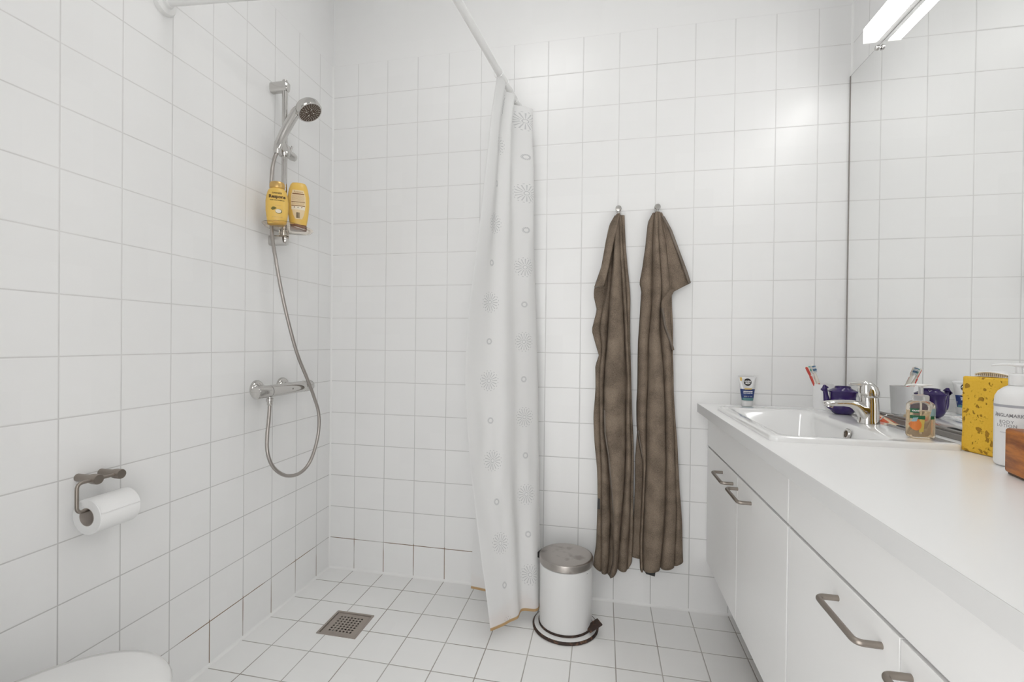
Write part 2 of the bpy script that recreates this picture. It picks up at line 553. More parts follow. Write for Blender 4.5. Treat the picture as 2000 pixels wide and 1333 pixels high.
# back of the bowl, one wall thickness below
L3 = [rrect(SX0 + 0.130, 1.890, SY0 + 0.210, SY1 - 0.240, 0.04, ZT - 0.140, 8), rrect(SX0 + 0.070, 1.962, SY0 + 0.062, SY1 - 0.10, 0.05, ZT - 0.115, 8),
      rrect(SX0 + 0.035, 1.990, SY0 + 0.035, SY1 - 0.04, 0.04, ZT - 0.02, 8), ins(0.025, ZT - 0.004, 0.02, 0.08)]
loops(bm, L2, (False, True)); loops(bm, L3, (True, False))
obj('basin', bm, M['ceramic'], wb, angle=60)
ov = on(1655, 848, 'x', 1.972)
bm = B()
rings = []
for rr, xx in ((0.0150, 1.9745), (0.0162, 1.9700), (0.0150, 1.9675), (0.0105, 1.9680), (0.0100, 1.974)):
    rings.append([bm.verts.new((xx + 0.18 * rr * math.sin(2 * PI * k / 28), ov.y + rr * math.cos(2 * PI * k / 28), ov.z + rr * math.sin(2 * PI * k / 28))) for k in range(28)])
bridge(bm, rings, False); o_ = obj('overflow_ring', bm, M['chrome'], wb)
bm = B(); bm.faces.new([bm.verts.new((1.9705 + 0.18 * 0.0092 * math.sin(2 * PI * k / 24), ov.y + 0.0092 * math.cos(2 * PI * k / 24), ov.z + 0.0092 * math.sin(2 * PI * k / 24))) for k in range(24)])
obj('overflow_hole', bm, M['dark_print'], o_, smooth=False)
bm = B(); lathe(bm, [(0.022, 0), (0.022, 0.003), (0.018, 0.0045), (0.001, 0.006)], origin=(1.86, -0.46, ZT - 0.1275)); obj('drain_plug', bm, M['chrome'], wb)

# mirror
mr = empty('mirror', 'large frameless wall mirror above the countertop on the right wall', 'mirror')
bm = B(); box(bm, 2.187, 2.193, YF + 0.01, -0.010, 0.873, 2.120)
obj('mirror_glass', bm, M['mirror'], mr, smooth=False)
bm = B(); box(bm, 2.1862, 2.1935, -0.0098, -0.0030, 0.873, 2.120)  # dark strip standing in for the shaded gap between mirror and back wall
obj('shaded_gap', bm, M['shaded_gap'], mr, smooth=False)
bm = B(); box(bm, 2.1872, 2.1935, YF + 0.01, -0.0098, 2.1202, 2.1212)
obj('mirror_edge', bm, M['mirror_edge'], mr, smooth=False)
bm = B(); box(bm, 2.173, 2.1865, YF + 0.01, -0.012, ZT + 0.0005, ZT + 0.0155, 0.001, 1); box(bm, 2.181, 2.1865, YF + 0.01, -0.012, ZT + 0.0155, ZT + 0.022, 0.001, 1)
obj('bottom_channel', bm, M['alu'], mr, smooth=False)
bm = B()
p = on(1715, 97, 'x', 2.182)
lathe(bm, [(0.001, -0.006), (0.007, -0.005), (0.009, -0.001), (0.009, 0.004), (0.004, 0.005), (0.004, 0.0095)], 24, origin=(2.179, p.y, 2.1165 - 0.006), axis='x')
obj('mirror_clip', bm, M['chrome'], mr)
# mirror lamp
ml = empty('mirror_lamp', 'long white fluorescent strip lamp glowing above the mirror', 'lamp')
LY0, LY1 = -0.2116, -1.45
bm = B(); box(bm, 2.131, 2.170, LY1 + 0.003, LY0 - 0.004, 2.1225, 2.1695, 0.004, 3); obj('diffuser', bm, M['lamp'], ml)
bm = B(); box(bm, 2.130, 2.170, LY0 - 0.0038, LY0 - 0.001, 2.1215, 2.171, 0.001, 1); obj('end_cap', bm, M['lamp_end'], ml)
bm = B(); box(bm, 2.130, 2.170, LY1, LY1 + 0.0028, 2.1215, 2.171, 0.001, 1); obj('end_cap', bm, M['lamp_end'], ml)
bm = B(); box(bm, 2.130, 2.170, LY1, LY0 - 0.001, 2.1698, 2.1722, 0.0, 1); obj('top_cover', bm, M['white_plastic'], ml, smooth=False)
bm = B(); box(bm, 2.1705, XW - 0.001, LY1, LY0 - 0.002, 2.1225, 2.172, 0.001, 1); obj('lamp_housing', bm, M['white_plastic'], ml, smooth=False)

# ================================================================ BATH THINGS
# floor drain
fd = empty('floor_drain', 'square stainless steel floor drain with a punched grate in the shower floor', 'drain', ((d0 + d1) / 2, (d2_ + d3) / 2, 0))
hw, hh = (d1 - d0) / 2, (d3 - d2_) / 2
bm = B()
loops(bm, [rrect(-hw, hw, -hh, hh, 0.004, z, 3) if w_ == 0 else rrect(-hw + w_, hw - w_, -hh + w_, hh - w_, 0.004, z, 3) for w_, z in
           ((0, -0.05), (0, 0.0015), (0.008, 0.0015), (0.009, -0.002), (0.009, -0.05))], (False, False))
M['drain'] = mat('worn_drain_steel', (0.42, 0.37, 0.33), 0.4, 0.85)
obj('frame', bm, M['drain'], fd, smooth=False)
bm = B()
gw, gh = hw - 0.0105, hh - 0.0105
# plate: a grid with square holes, built from cells
N = 7; pitch = 0.0143; hs = 0.0036
xs = [-gw]; ys = [-gh]
for i in range(N):
    c0 = (i - 3) * pitch
    xs += [c0 - hs, c0 + hs]; ys += [c0 - hs, c0 + hs]
xs.append(gw); ys.append(gh)
V = [[bm.verts.new((x, y, -0.003)) for y in ys] for x in xs]
for i in range(len(xs) - 1):
    for j in range(len(ys) - 1):
        if i % 2 == 1 and j % 2 == 1: continue
        bm.faces.new((V[i][j], V[i + 1][j], V[i + 1][j + 1], V[i][j + 1]))
ge = bmesh.ops.extrude_face_region(bm, geom=bm.faces[:])
bmesh.ops.translate(bm, vec=(0, 0, 0.002), verts=[v for v in ge['geom'] if isinstance(v, bmesh.types.BMVert)])
obj('grate', bm, M['drain'], fd, smooth=False)
bm = B(); box(bm, -hw + 0.01, hw - 0.01, -hh + 0.01, hh - 0.01, -0.06, -0.05); obj('drain_cup', bm, M['black'], fd, smooth=False)

# shower rail
BX, BY = 0.058, -0.4235
sr = empty('shower_rail', 'chrome vertical shower rail on the left wall with clear soap tray', 'shower rail', (0, 0, 0))
bm = B(); cyl(bm, (BX, BY, 1.478), (BX, BY, 2.093), 0.0105, 20); cyl(bm, (BX, BY, 2.093), (BX, BY, 2.097), 0.009, 20); obj('rail', bm, M['chrome'], sr)
def bracket(zc, par):
    bm = B()
    # rounded block from the wall to the rail
    n = 24; rings = []
    for x in (0.0, 0.060, 0.070, 0.074):
        s = {0.0: 1, 0.060: 1, 0.070: 0.9, 0.074: 0.6}[x]
        rings.append([bm.verts.new((x, BY + 0.0155 * s * math.copysign(abs(math.cos(a)) ** 0.6, math.cos(a)), zc + 0.020 * s * math.copysign(abs(math.sin(a)) ** 0.6, math.sin(a)))) for a in (2 * PI * k / n for k in range(n))])
    bridge(bm, rings)
    return obj('rail_bracket', bm, M['chrome'], par)
bracket(2.072, sr); bracket(1.478, sr)
# slider that holds the hand shower
SZ = on(556, 296, 'x', BX).z
bm = B()
lathe(bm, [(0.019, -0.020), (0.021, -0.015), (0.021, 0.015), (0.019, 0.020)], 24, origin=(BX, BY, SZ))
tube(bm, [(BX, BY, SZ), (BX + 0.008, BY + 0.035, SZ - 0.008), (BX + 0.012, BY + 0.048, SZ - 0.010)], [0.014, 0.016, 0.013], 20)
tube(bm, [(BX + 0.002, BY - 0.010, SZ + 0.004), (BX + 0.010, BY - 0.046, SZ + 0.016)], [0.017, 0.017], 20)
sl = obj('slider', bm, M['chrome'], sr)
bm = B(); cyl(bm, (BX + 0.010, BY + 0.022, SZ + 0.008), (BX + 0.014, BY + 0.026, SZ + 0.028), 0.004, 14); obj('slider_button', bm, M['chrome'], sl)
# clear soap tray on the rail
M['clear'] = mat('clear_amber_plastic', (1.0, 0.93, 0.84), 0.04, 0, 0.5, Transmission_Weight=1.0, IOR=1.35)
TZ = 1.520
bm = B()
tc = Vector((BX + 0.012, -0.412, TZ))
rings = []
for rx, ry, z in ((0.010, 0.03, 0.0), (0.050, 0.085, 0.0), (0.062, 0.098, 0.003), (0.070, 0.108, 0.010), (0.0715, 0.1095, 0.0115), (0.0735, 0.1105, 0.010), (0.064, 0.100, -0.0005), (0.050, 0.086, -0.0035), (0.010, 0.03, -0.0035)):
    rings.append([bm.verts.new(tc + Vector((rx * math.copysign(abs(math.cos(a)) ** 0.85, math.cos(a)), ry * math.copysign(abs(math.sin(a)) ** 0.9, math.sin(a)), z))) for a in (2 * PI * k / 48 for k in range(48))])
bridge(bm, rings)
tray = obj('soap_tray', bm, M['clear'], sr)
bm = B(); lathe(bm, [(0.0115, -0.030), (0.018, -0.029), (0.018, -0.005), (0.0115, -0.004)], 24, origin=(BX, BY, TZ)); obj('tray_clip', bm, M['clear'], tray)

# hand shower: handle from the slider up to a tilted head
hs_ = empty('hand_shower', 'chrome round hand shower with a dark spray face resting in the rail slider', 'hand shower', (0, 0, 0))
H0 = on(539, 292, 'x', BX + 0.012); H0.y = BY - 0.047; H0.x = BX + 0.012
hb = on(538, 300, 'y', H0.y) if False else Vector((BX + 0.010, BY - 0.047, SZ + 0.006))
hc = on(605, 219, 'x', 0.150)            # centre of the head
nrm = Vector((0.54, -0.05, -0.84)).normalized()   # where the spray face looks
sdir = hb - hc; sdir = (sdir - nrm * sdir.dot(nrm)).normalized()
hand_end = hc - nrm * 0.022 + sdir * 0.042
pth = catmull([hb + Vector((-0.004, -0.002, -0.035)), hb, hb.lerp(hand_end, 0.5) + Vector((-0.004, 0, 0.002)), hand_end, hc - nrm * 0.019 + sdir * 0.012], 8)
n_ = len(pth)
bm = B(); tube(bm, pth, [0.0125 + 0.0055 * math.sin(PI * 0.5 * min(1, i / n_ * 1.3)) for i in range(n_)], 20)
obj('shower_handle', bm, M['chrome'], hs_)
rot = nrm.to_track_quat('Z', 'Y').to_matrix().to_4x4()
HM = Matrix.Translation(hc) @ rot
bm = B(); lathe(bm, [(0.012, -0.035), (0.030, -0.034), (0.042, -0.030), (0.0475, -0.022), (0.049, -0.010), (0.049, 0.0), (0.0465, 0.0035), (0.0425, 0.004), (0.0425, 0.002)], 48)
xform(bm, HM); hd = obj('shower_head', bm, M['chrome'], hs_)
M['spray'] = mat('dark_spray_plate', (0.085, 0.058, 0.040), 0.35, 0.3)
bm = B(); lathe(bm, [(0.0424, 0.002), (0.0424, 0.0036), (0.001, 0.0036)], 48); xform(bm, HM); sp = obj('spray_face', bm, M['spray'], hd)
M['nozzle'] = mat('pale_nozzle', (0.72, 0.69, 0.64), 0.4)
bm = B()
for rad, cnt in ((0.0385, 24), (0.0325, 24), (0.0265, 18), (0.0205, 14), (0.009, 6)):
    for k in range(cnt):
        a = 2 * PI * (k + 0.5 * (cnt % 4 == 0)) / cnt
        lathe(bm, [(0.00115, 0.0035), (0.0010, 0.0048), (0.0001, 0.005)], 8, origin=(rad * math.cos(a), rad * math.sin(a), 0))
for k in range(4):
    a = 2 * PI * k / 4 + 0.4
    lathe(bm, [(0.0026, 0.0035), (0.0024, 0.0046), (0.0001, 0.005)], 10, origin=(0.0145 * math.cos(a), 0.0145 * math.sin(a), 0))
xform(bm, HM); obj('nozzles', bm, M['nozzle'], hd)
hl = HM @ Vector((0, 0, 0))
bm = B(); sd = (hand_end - hc); sd = (sd - nrm * sd.dot(nrm)).normalized()
tube(bm, [hc + sd * 0.044 - nrm * 0.002, hc + sd * 0.058 + nrm * 0.006], [0.005, 0.0035], 12); obj('spray_lever', bm, M['chrome'], hd)

# thermostat mixer
MZ, MX = 0.9005, 0.068
my0, my1 = -0.583, -0.262
th = empty('shower_mixer', 'chrome thermostatic shower mixer bar on the left wall tiles', 'mixer tap', (0, 0, 0))
bm = B()
yb0, yb1 = my0 + 0.072, my1 - 0.052
tube(bm, [(MX, y, MZ) for y in (yb0, yb0 + 0.01, (yb0 + yb1) / 2, yb1 - 0.01, yb1)], [0.0215, 0.0225, 0.0225, 0.0225, 0.0215], 32)
mb = obj('mixer_body', bm, M['chrome'], th)
def knob(a, b):
    s = 1 if b > a else -1
    bm = B(); L_ = abs(b - a)
    lathe(bm, [(0.0205, 0.0), (0.0225, 0.002), (0.0225, L_ - 0.004), (0.0205, L_ - 0.001), (0.0175, L_), (0.001, L_ + 0.001)], 32, axis='y')
    for v in bm.verts: v.co = Vector((MX + v.co.x, a + s * v.co.y, MZ + v.co.z))
    k = obj('control_knob', bm, M['chrome'], th)
    bm = B()
    box(bm, MX + 0.018, MX + 0.026, min(a + s * 0.012, a + s * 0.034), max(a + s * 0.012, a + s * 0.034), MZ - 0.006, MZ + 0.006, 0.002, 2)
    obj('knob_grip', bm, M['chrome'], k)
knob(yb0 - 0.0015, my0); knob(yb1 + 0.0015, my1)
for yy in (-0.497, -0.352):
    bm = B(); lathe(bm, [(0.034, 0.0), (0.034, 0.004), (0.031, 0.010), (0.024, 0.016), (0.016, 0.019), (0.0155, 0.05)], 36, origin=(0.0, yy, MZ + 0.004), axis='x')
    obj('wall_rosette', bm, M['chrome'], th)
OY = -0.508
bm = B(); lathe(bm, [(0.009, 0.0), (0.009, -0.006), (0.0125, -0.007), (0.0125, -0.018), (0.010, -0.020), (0.0095, -0.030), (0.007, -0.034)], 24, origin=(MX, OY, MZ - 0.020)); obj('hose_outlet', bm, M['chrome'], th)
bm = B(); box(bm, MX + 0.0205, MX + 0.0232, -0.41, -0.40, MZ - 0.003, MZ + 0.003, 0.001, 1); obj('maker_badge', bm, M['alu'], mb)

# hose
hp = [(528, 795, .068), (525, 820, .070), (522, 850, .074), (522, 880, .080), (529, 905, .088), (543, 922, .095), (562, 930, .100), (585, 925, .106), (604, 905, .112), (617, 870, .114), (623, 835, .114),
      (622, 805, .110), (613, 775, .108), (600, 740, .106), (580, 690, .102), (561, 620, .094), (548, 560, .082), (539, 510, .070), (532, 465, .052), (530, 430, .044), (529, 390, .042), (531, 340, .050), (536, 310, .060)]
pts = [on(x, y, 'x', X) for x, y, X in hp]
pts[0] = Vector((MX, OY, MZ - 0.050))
pts.append(hb + Vector((-0.004, -0.002, -0.030)))
bm = B(); tube(bm, catmull(pts, 10), 0.0066, 14)
t = NT(M['chrome_dark']); 
hose = obj('hose', bm, M['chrome_dark'])
tag(hose, 'long silver metal shower hose looping down from the hand shower to the mixer', 'hose')

# ---------------------------------------------------------------- shampoo bottles on the tray
M['yellow'] = mat('yellow_bottle', (0.80, 0.52, 0.115), 0.32, 0, 0.5, Subsurface_Weight=0.0)
M['gold'] = mat('golden_cap', (0.62, 0.40, 0.14), 0.3, 0.55)
M['cream'] = mat('cream_label', (0.80, 0.64, 0.40), 0.5)
M['pale_cream'] = mat('pale_label', (0.84, 0.76, 0.62), 0.5)
M['brown_cap'] = mat('brown_cap', (0.20, 0.075, 0.02), 0.3)
M['olive'] = mat('leaf_print', (0.14, 0.12, 0.02), 0.5)
M['tan_print'] = mat('tan_print', (0.52, 0.34, 0.17), 0.6)

def bottle_surf(prof, ex=2.3, side=-1):
    def s(x, z):
        rx = interp([(p[0], p[1]) for p in prof], z); ry = interp([(p[0], p[2]) for p in prof], z)
        u = min(abs(x) / rx, 0.999)
        return side * ry * (1 - u ** ex) ** (1 / ex)
    return s
tz = TZ + 0.0003
sb = empty('shampoo_bottle', 'yellow shampoo bottle with gold cap, front label facing out on the soap tray', 'bottle',
           (0.080, -0.4920, tz), (0, 0, math.radians(35)))
prof = [(0, .026, .018), (.002, .031, .021), (.012, .0335, .0225), (.05, .0385, .0245), (.085, .0390, .0245), (.105, .0365, .0235), (.122, .032, .0215), (.131, .0265, .0185), (.134, .022, .016)]
bm = B(); superloft(bm, [(z, a, b, 2.3) for z, a, b in prof], 72); bd = obj('bottle_body', bm, M['yellow'], sb)
bm = B(); superloft(bm, [(.1335, .0225, .0165, 2.2), (.135, .0245, .0185, 2.2), (.140, .0265, .0195, 2.2), (.150, .0262, .019, 2.2), (.157, .023, .017, 2.2), (.160, .015, .011, 2.2), (.161, .002, .002, 2.2)]); obj('cap', bm, M['gold'], sb)
sf = bottle_surf(prof)
decal('maker_name', text_bm('GARNIER', 0.0082, bold=0.00015), M['dark_print'], bd, 0, .112, sf)
decal('brand_text', text_bm('Respons', 0.0165, bold=0.0006), M['dark_print'], bd, 0.001, .099, sf)
decal('product_text', text_bm('PURE CARE SHAMPOO', 0.0048, bold=0.0001), M['dark_print'], bd, 0.001, .0855, sf)
decal('scent_text', text_bm('AVOCADO', 0.004), M['tan_print'], bd, 0.004, .066, sf)
decal('leaf', poly_bm([(-.017, .002), (-.010, .009), (-.002, .008), (.003, .004), (-.006, -.002), (-.012, -.004)]), M['olive'], bd, -0.003, .052, sf)
bm = disc_bm(.0115, .0085); decal('avocado_rim', bm, M['olive'], bd, .0065, .0455, sf, .0006)
bm = disc_bm(.0100, .0070); decal('avocado_half', bm, M['pale_cream'], bd, .0055, .0460, sf, .0008)
decal('bottom_text', text_bm('NOURISHING CARE', 0.0042), M['tan_print'], bd, 0.002, .024, sf)

cb = empty('conditioner_bottle', 'yellow conditioner bottle standing on its dark brown cap, back label showing, on the soap tray', 'bottle',
           (0.104, -0.4000, tz), (0, 0, math.radians(33)))
bm = B(); superloft(bm, [(0, .028, .018, 2.4), (.001, .0295, .0195, 2.4), (.015, .0305, .0198, 2.4), (.0165, .0295, .0190, 2.4)]); obj('cap', bm, M['brown_cap'], cb)
cb.scale = (1, 1, 1.12)
prof2 = [(.0168, .030, .019), (.03, .0325, .0205), (.055, .0365, .022), (.085, .0395, .0225), (.115, .0390, .022), (.140, .0345, .020), (.156, .0290, .017), (.162, .024, .014), (.164, .014, .009)]
bm = B(); superloft(bm, [(z, a, b, 2.4) for z, a, b in prof2], 72); bd2 = obj('bottle_body', bm, M['yellow'], cb)
s2 = bottle_surf(prof2, 2.4)
lab = decal('back_label', poly_bm([(-.021, .050), (.019, .050), (.026, .028), (.027, .0), (.021, -.035), (.014, -.050), (-.010, -.050), (-.018, -.035), (-.026, .0), (-.026, .028)]), M['cream'], bd2, 0, .085, s2, .0003)
decal('brand_text', text_bm('Respons', 0.0095, bold=0.0002), M['tan_print'], lab, 0, .1285, s2, .0006)
for zz, wd, hh2, mm in ((.1215, .021, .0017, 'brown_cap'), (.0935, .024, .0010, 'brown_cap'), (.0805, .024, .0011, 'brown_cap')):
    decal('label_bar', poly_bm([(-wd, -hh2), (wd, -hh2), (wd, hh2), (-wd, hh2)]), M[mm], lab, 0, zz, s2, .0006)
bm = B()
for i, zz in enumerate((.116, .1135, .111, .1085, .106, .1035, .101, .098, .090, .0875, .085)):
    x = -.022
    while x < .021:
        w_ = random.uniform(.002, .006)
        vs = [bm.verts.new(q) for q in ((x, zz - .00035, 0), (min(x + w_, .022), zz - .00035, 0), (min(x + w_, .022), zz + .00035, 0), (x, zz + .00035, 0))]
        bm.faces.new(vs); x += w_ + .0009
decal('small_print', bm, M['tan_print'], lab, 0, 0, s2, .0006)
decal('pale_strip', poly_bm([(-.024, -.0055), (.0245, -.0055), (.0245, .0055), (-.024, .0055)]), M['pale_cream'], lab, 0, .0725, s2, .0005)
bm = B()
for k in range(3):
    lathe(bm, [(.0018, 0)], 10, origin=(-.014 + k * .0135, .075, 0))
for k in range(3):
    c0 = (-.014 + k * .0135, .075)
    bm.faces.new([bm.verts.new((c0[0] + .0017 * math.cos(a), c0[1] + .0019 * math.sin(a), 0)) for a in (2 * PI * j / 8 for j in range(8))])
decal('label_symbols', bm, M['dark_print'], lab, 0, 0, s2, .0008)
bm = B(); x = -.007
while x < .006:
    w_ = random.choice((.0003, .0005, .0008))
    bm.faces.new([bm.verts.new(q) for q in ((x, -.0095, 0), (x + w_, -.0095, 0), (x + w_, .0095, 0), (x, .0095, 0))]); x += w_ + random.choice((.0003, .0005))
decal('barcode', bm, M['dark_print'], lab, 0, .048, s2, .0006)

# ---------------------------------------------------------------- toilet paper holder and roll
HX = 0.055
tp = empty('toilet_paper_holder', 'brushed metal toilet paper holder with two wall posts on the left wall', 'toilet paper holder')
py1, py2, pz = -1.112, -1.056, 0.7440
for i, yy in enumerate((py1, py2)):
    bm = B(); lathe(bm, [(0.0095, 0.0), (0.0095, 0.036), (0.0115, 0.043), (0.0125, 0.050), (0.0125, 0.064), (0.0115, 0.0665), (0.001, 0.067)], 28, origin=(0, yy, pz - 0.002 * i), axis='x')
    obj('wall_post', bm, M['nickel'], tp)
bm = B()
ab = 0.6735
tube(bm, rounded_path([(HX, py2, pz - .002), (HX, -1.154, pz), (HX, -1.154, ab), (HX, -1.014, ab), (HX, -1.014, ab + 0.006)], 0.014), 0.0042, 14)
obj('arm', bm, M['nickel'], tp)
rc = Vector((HX, -1.132, 0.657)); RL, RO, RI = 0.100, 0.0435, 0.0215
rc.z = ab - 0.0042 - 0.0 - RI + 0.0405 - 0.0195
rc.z = ab + 0.0046 - RI
rl = empty('toilet_paper_roll', 'white toilet paper roll hanging on the holder on the left wall', 'toilet paper', (HX, -1.132, rc.z))
bm = B()
lathe(bm, [(RI + .0008, 0.0), (RI + .0008, RL), (RO - 0.001, RL), (RO, RL - 0.001), (RO, 0.001), (RO - 0.001, 0.0), (RI + .0008, 0.0)], 48, axis='y', cap=False)
# loose outer sheet edge
for k in range(0): pass
obj('paper', bm, M['paper'], rl)
bm = B()
rings = []
for y in (0.002, RL - 0.001):
    rings.append([bm.verts.new(((RO + 0.0004 + 0.0014 * (k / 10) ** 2) * math.cos(a), y, (RO + 0.0004 + 0.0014 * (k / 10) ** 2) * math.sin(a))) for k, a in ((k, 1.5 - 1.25 * k / 10) for k in range(11))])
bridge(bm, rings, False, closed=False)
sh = obj('loose_sheet', bm, M['paper'], rl); 
bm = B(); lathe(bm, [(RI - 0.0006, -0.0002), (RI - 0.0006, RL), (RI + 0.0006, RL), (RI + 0.0006, -0.0002), (RI - 0.0006, -0.0002)], 40, axis='y', cap=False)
obj('cardboard_core', bm, M['card'], rl)

# ---------------------------------------------------------------- toilet
wc = empty('toilet', 'white toilet with closed rounded lid in the bottom left corner', 'toilet', (0.320, 0, 0))
def egg(w, y_tip, y_back, z, n=48, sh=0.0):
    out = []
    for k in range(n):
        a = 2 * PI * k / n
        c, s = math.cos(a), math.sin(a)
        ym = y_tip - 0.235
        if s >= 0: out.append(Vector((w * c * 1.0, ym + (y_tip - ym) * s, z)))
        else: out.append(Vector((w * math.copysign(abs(c) ** 0.55, c), ym + (ym - y_back) * math.copysign(abs(s) ** 0.9, s), z)))
    return out
yt = -1.203; ybk = -1.66
bm = B(); loops(bm, [egg(.178, yt - .006, ybk, .395), egg(.186, yt, ybk, .399), egg(.188, yt + .001, ybk, .410), egg(.183, yt - .004, ybk, .418), egg(.165, yt - .022, ybk + .01, .4225), egg(.09, yt - .10, ybk + .05, .4255)])
obj('lid', bm, M['toilet'], wc, angle=50)
bm = B(); loops(bm, [egg(.176, yt - .008, ybk, .374), egg(.184, yt - .001, ybk, .379), egg(.184, yt - .001, ybk, .390), egg(.176, yt - .008, ybk, .394)])
obj('seat', bm, M['toilet'], wc, angle=50)
bm = B(); loops(bm, [egg(.09, yt - .14, ybk, 0.0), egg(.095, yt - .12, ybk, .03), egg(.095, yt - .12, ybk, .14), egg(.13, yt - .07, ybk, .24), egg(.17, yt - .015, ybk, .33), egg(.178, yt - .006, ybk, .372)])
obj('bowl', bm, M['ceramic'], wc, angle=50)
bm = B(); box(bm, -.19, .19, YF + 0.004, ybk - 0.02, .30, .80, .03, 4); obj('cistern', bm, M['ceramic'], wc)
bm = B(); lathe(bm, [(.022, 0), (.022, .006), (.018, .008), (.001, .0085)], 24, origin=(0, (YF + ybk - .02) / 2, .80)); obj('flush_button', bm, M['chrome'], wc)

# ---------------------------------------------------------------- curtain rod
RC = Vector((0.843, -0.808, 2.083)); RB = Vector((0.922, 0.0, 2.088)); RA = Vector((0.0, -0.888, 2.080))
cr = empty('curtain_rod', 'white L-shaped shower curtain rod running from the left wall to the back wall', 'curtain rod')
bm = B(); tube(bm, rounded_path([RA, RC, RB], 0.05, 10), 0.0125, 20); rodo = obj('rod', bm, M['rod'], cr)
def flange(p, d):
    q = d.to_track_quat('Z', 'Y').to_matrix().to_4x4()
    bm = B(); lathe(bm, [(0.037, 0.0), (0.037, 0.005), (0.033, 0.012), (0.019, 0.016), (0.0165, 0.024), (0.0127, 0.026)], 36)
    xform(bm, Matrix.Translation(p) @ q); obj('wall_flange', bm, M['rod'], cr)
flange(RA, Vector((1, 0, 0))); flange(RB, Vector((0, -1, 0)))
bm = B(); dB = (RB - RC).normalized(); pj = RC + dB * 0.49
tube(bm, [pj, pj + dB * 0.003, pj + dB * 0.31], [0.0127, 0.0135, 0.0135], 20); obj('rod_sleeve', bm, M['rod'], rodo)

# ---------------------------------------------------------------- shower curtain
def curtain_mat():
    m = mat('white_printed_curtain', (0.86, 0.86, 0.855), 0.55, 0, 0.3)
    t = NT(m)
    uv = t.n('ShaderNodeUVMap'); uv.uv_map = 'cloth'
    sp = t.n('ShaderNodeSeparateXYZ'); t.link(uv.outputs[0], sp.inputs[0])
    U, V_ = sp.outputs[0], sp.outputs[1]
    PU, PV = 0.34, 0.302
    total = None
    def mot(du, dv, kind):
        x = t.math('SUBTRACT', t.math('MULTIPLY', t.math('FRACT', t.math('MULTIPLY_ADD', U, 1 / PU, du)), PU), PU / 2)
        y = t.math('SUBTRACT', t.math('MULTIPLY', t.math('FRACT', t.math('MULTIPLY_ADD', V_, 1 / PV, dv)), PV), PV / 2)
        r = t.math('SQRT', t.math('ADD', t.math('MULTIPLY', x, x), t.math('MULTIPLY', y, y)))
        th_ = t.math('ARCTAN2', y, x)
        ring = lambda c, w: t.smooth(t.math('ABSOLUTE', t.math('SUBTRACT', r, c)), w * 1.4, w * 0.5)
        band = lambda a, b: t.math('MULTIPLY', t.math('GREATER_THAN', r, a), t.math('LESS_THAN', r, b))
        if kind == 'burst':
            w1 = t.math('COSINE', t.math('MULTIPLY', th_, 16.0))
            # constant-width rays: cos threshold widens near the centre
            ray = t.smooth(w1, 0.35, 0.8)
            long_ = t.math('MULTIPLY', ray, band(0.0115, 0.034))
            w2 = t.math('COSINE', t.math('MULTIPLY', th_, 8.0))
            short = t.math('MULTIPLY', t.smooth(w2, -0.55, -0.8), band(0.010, 0.022))
            dots = t.math('MULTIPLY', t.smooth(t.math('COSINE', t.math('MULTIPLY_ADD', th_, 16.0, 3.14)), 0.2, 0.8), ring(0.0385, 0.0011))
            return t.math('MAXIMUM', t.math('MAXIMUM', t.math('MULTIPLY', long_, 0.8), t.math('MULTIPLY', dots, 1.0)), t.math('MAXIMUM', ring(0.0072, 0.0011), t.math('MULTIPLY', short, 0.4)))
        else:
            z = t.math('MULTIPLY_ADD', t.math('COSINE', t.math('MULTIPLY', th_, 14.0)), 0.35, 0.65)
            return t.math('MAXIMUM', ring(0.0082, 0.0012), t.math('MULTIPLY', z, ring(0.0112, 0.0015)))
    fs = [mot(0.0, 0.0, 'burst'), mot(0.5, 0.5, 'burst'), mot(0.0, 0.5, 'small'), mot(0.5, 0.0, 'small')]
    f = fs[0]
    for g in fs[1:]: f = t.math('MAXIMUM', f, g)
    P, xyz = t.pos()
    hemf = t.smooth(xyz[2], 0.064, 0.060)
    col = t.mix(t.math('MULTIPLY', f, 0.66), (0.86, 0.86, 0.855), (0.42, 0.43, 0.44))
    P, xyz = t.pos()
    grime = t.smooth(t.math('ADD', xyz[2], t.math('MULTIPLY', t.noise(9, 3, P), 0.16)), 0.22, 0.12)
    col = t.mix(t.math('MULTIPLY', grime, 0.35), col, (0.80, 0.68, 0.62))
    col = t.mix(hemf, col, (0.55, 0.36, 0.18))
    t.link(col, t.b.inputs['Base Color'])
    # thin cloth lets some light through
    tr = t.n('ShaderNodeBsdfTranslucent'); t.link(col, tr.inputs[0])
    mx = t.n('ShaderNodeMixShader'); mx.inputs[0].default_value = 0.28
    out = t.t.nodes['Material Output']
    t.link(t.b.outputs[0], mx.inputs[1]); t.link(tr.outputs[0], mx.inputs[2]); t.link(mx.outputs[0], out.inputs[0])
    t.bump(t.noise(25, 3, P), 0.15, 0.004)
    return m
M['curtain'] = curtain_mat()
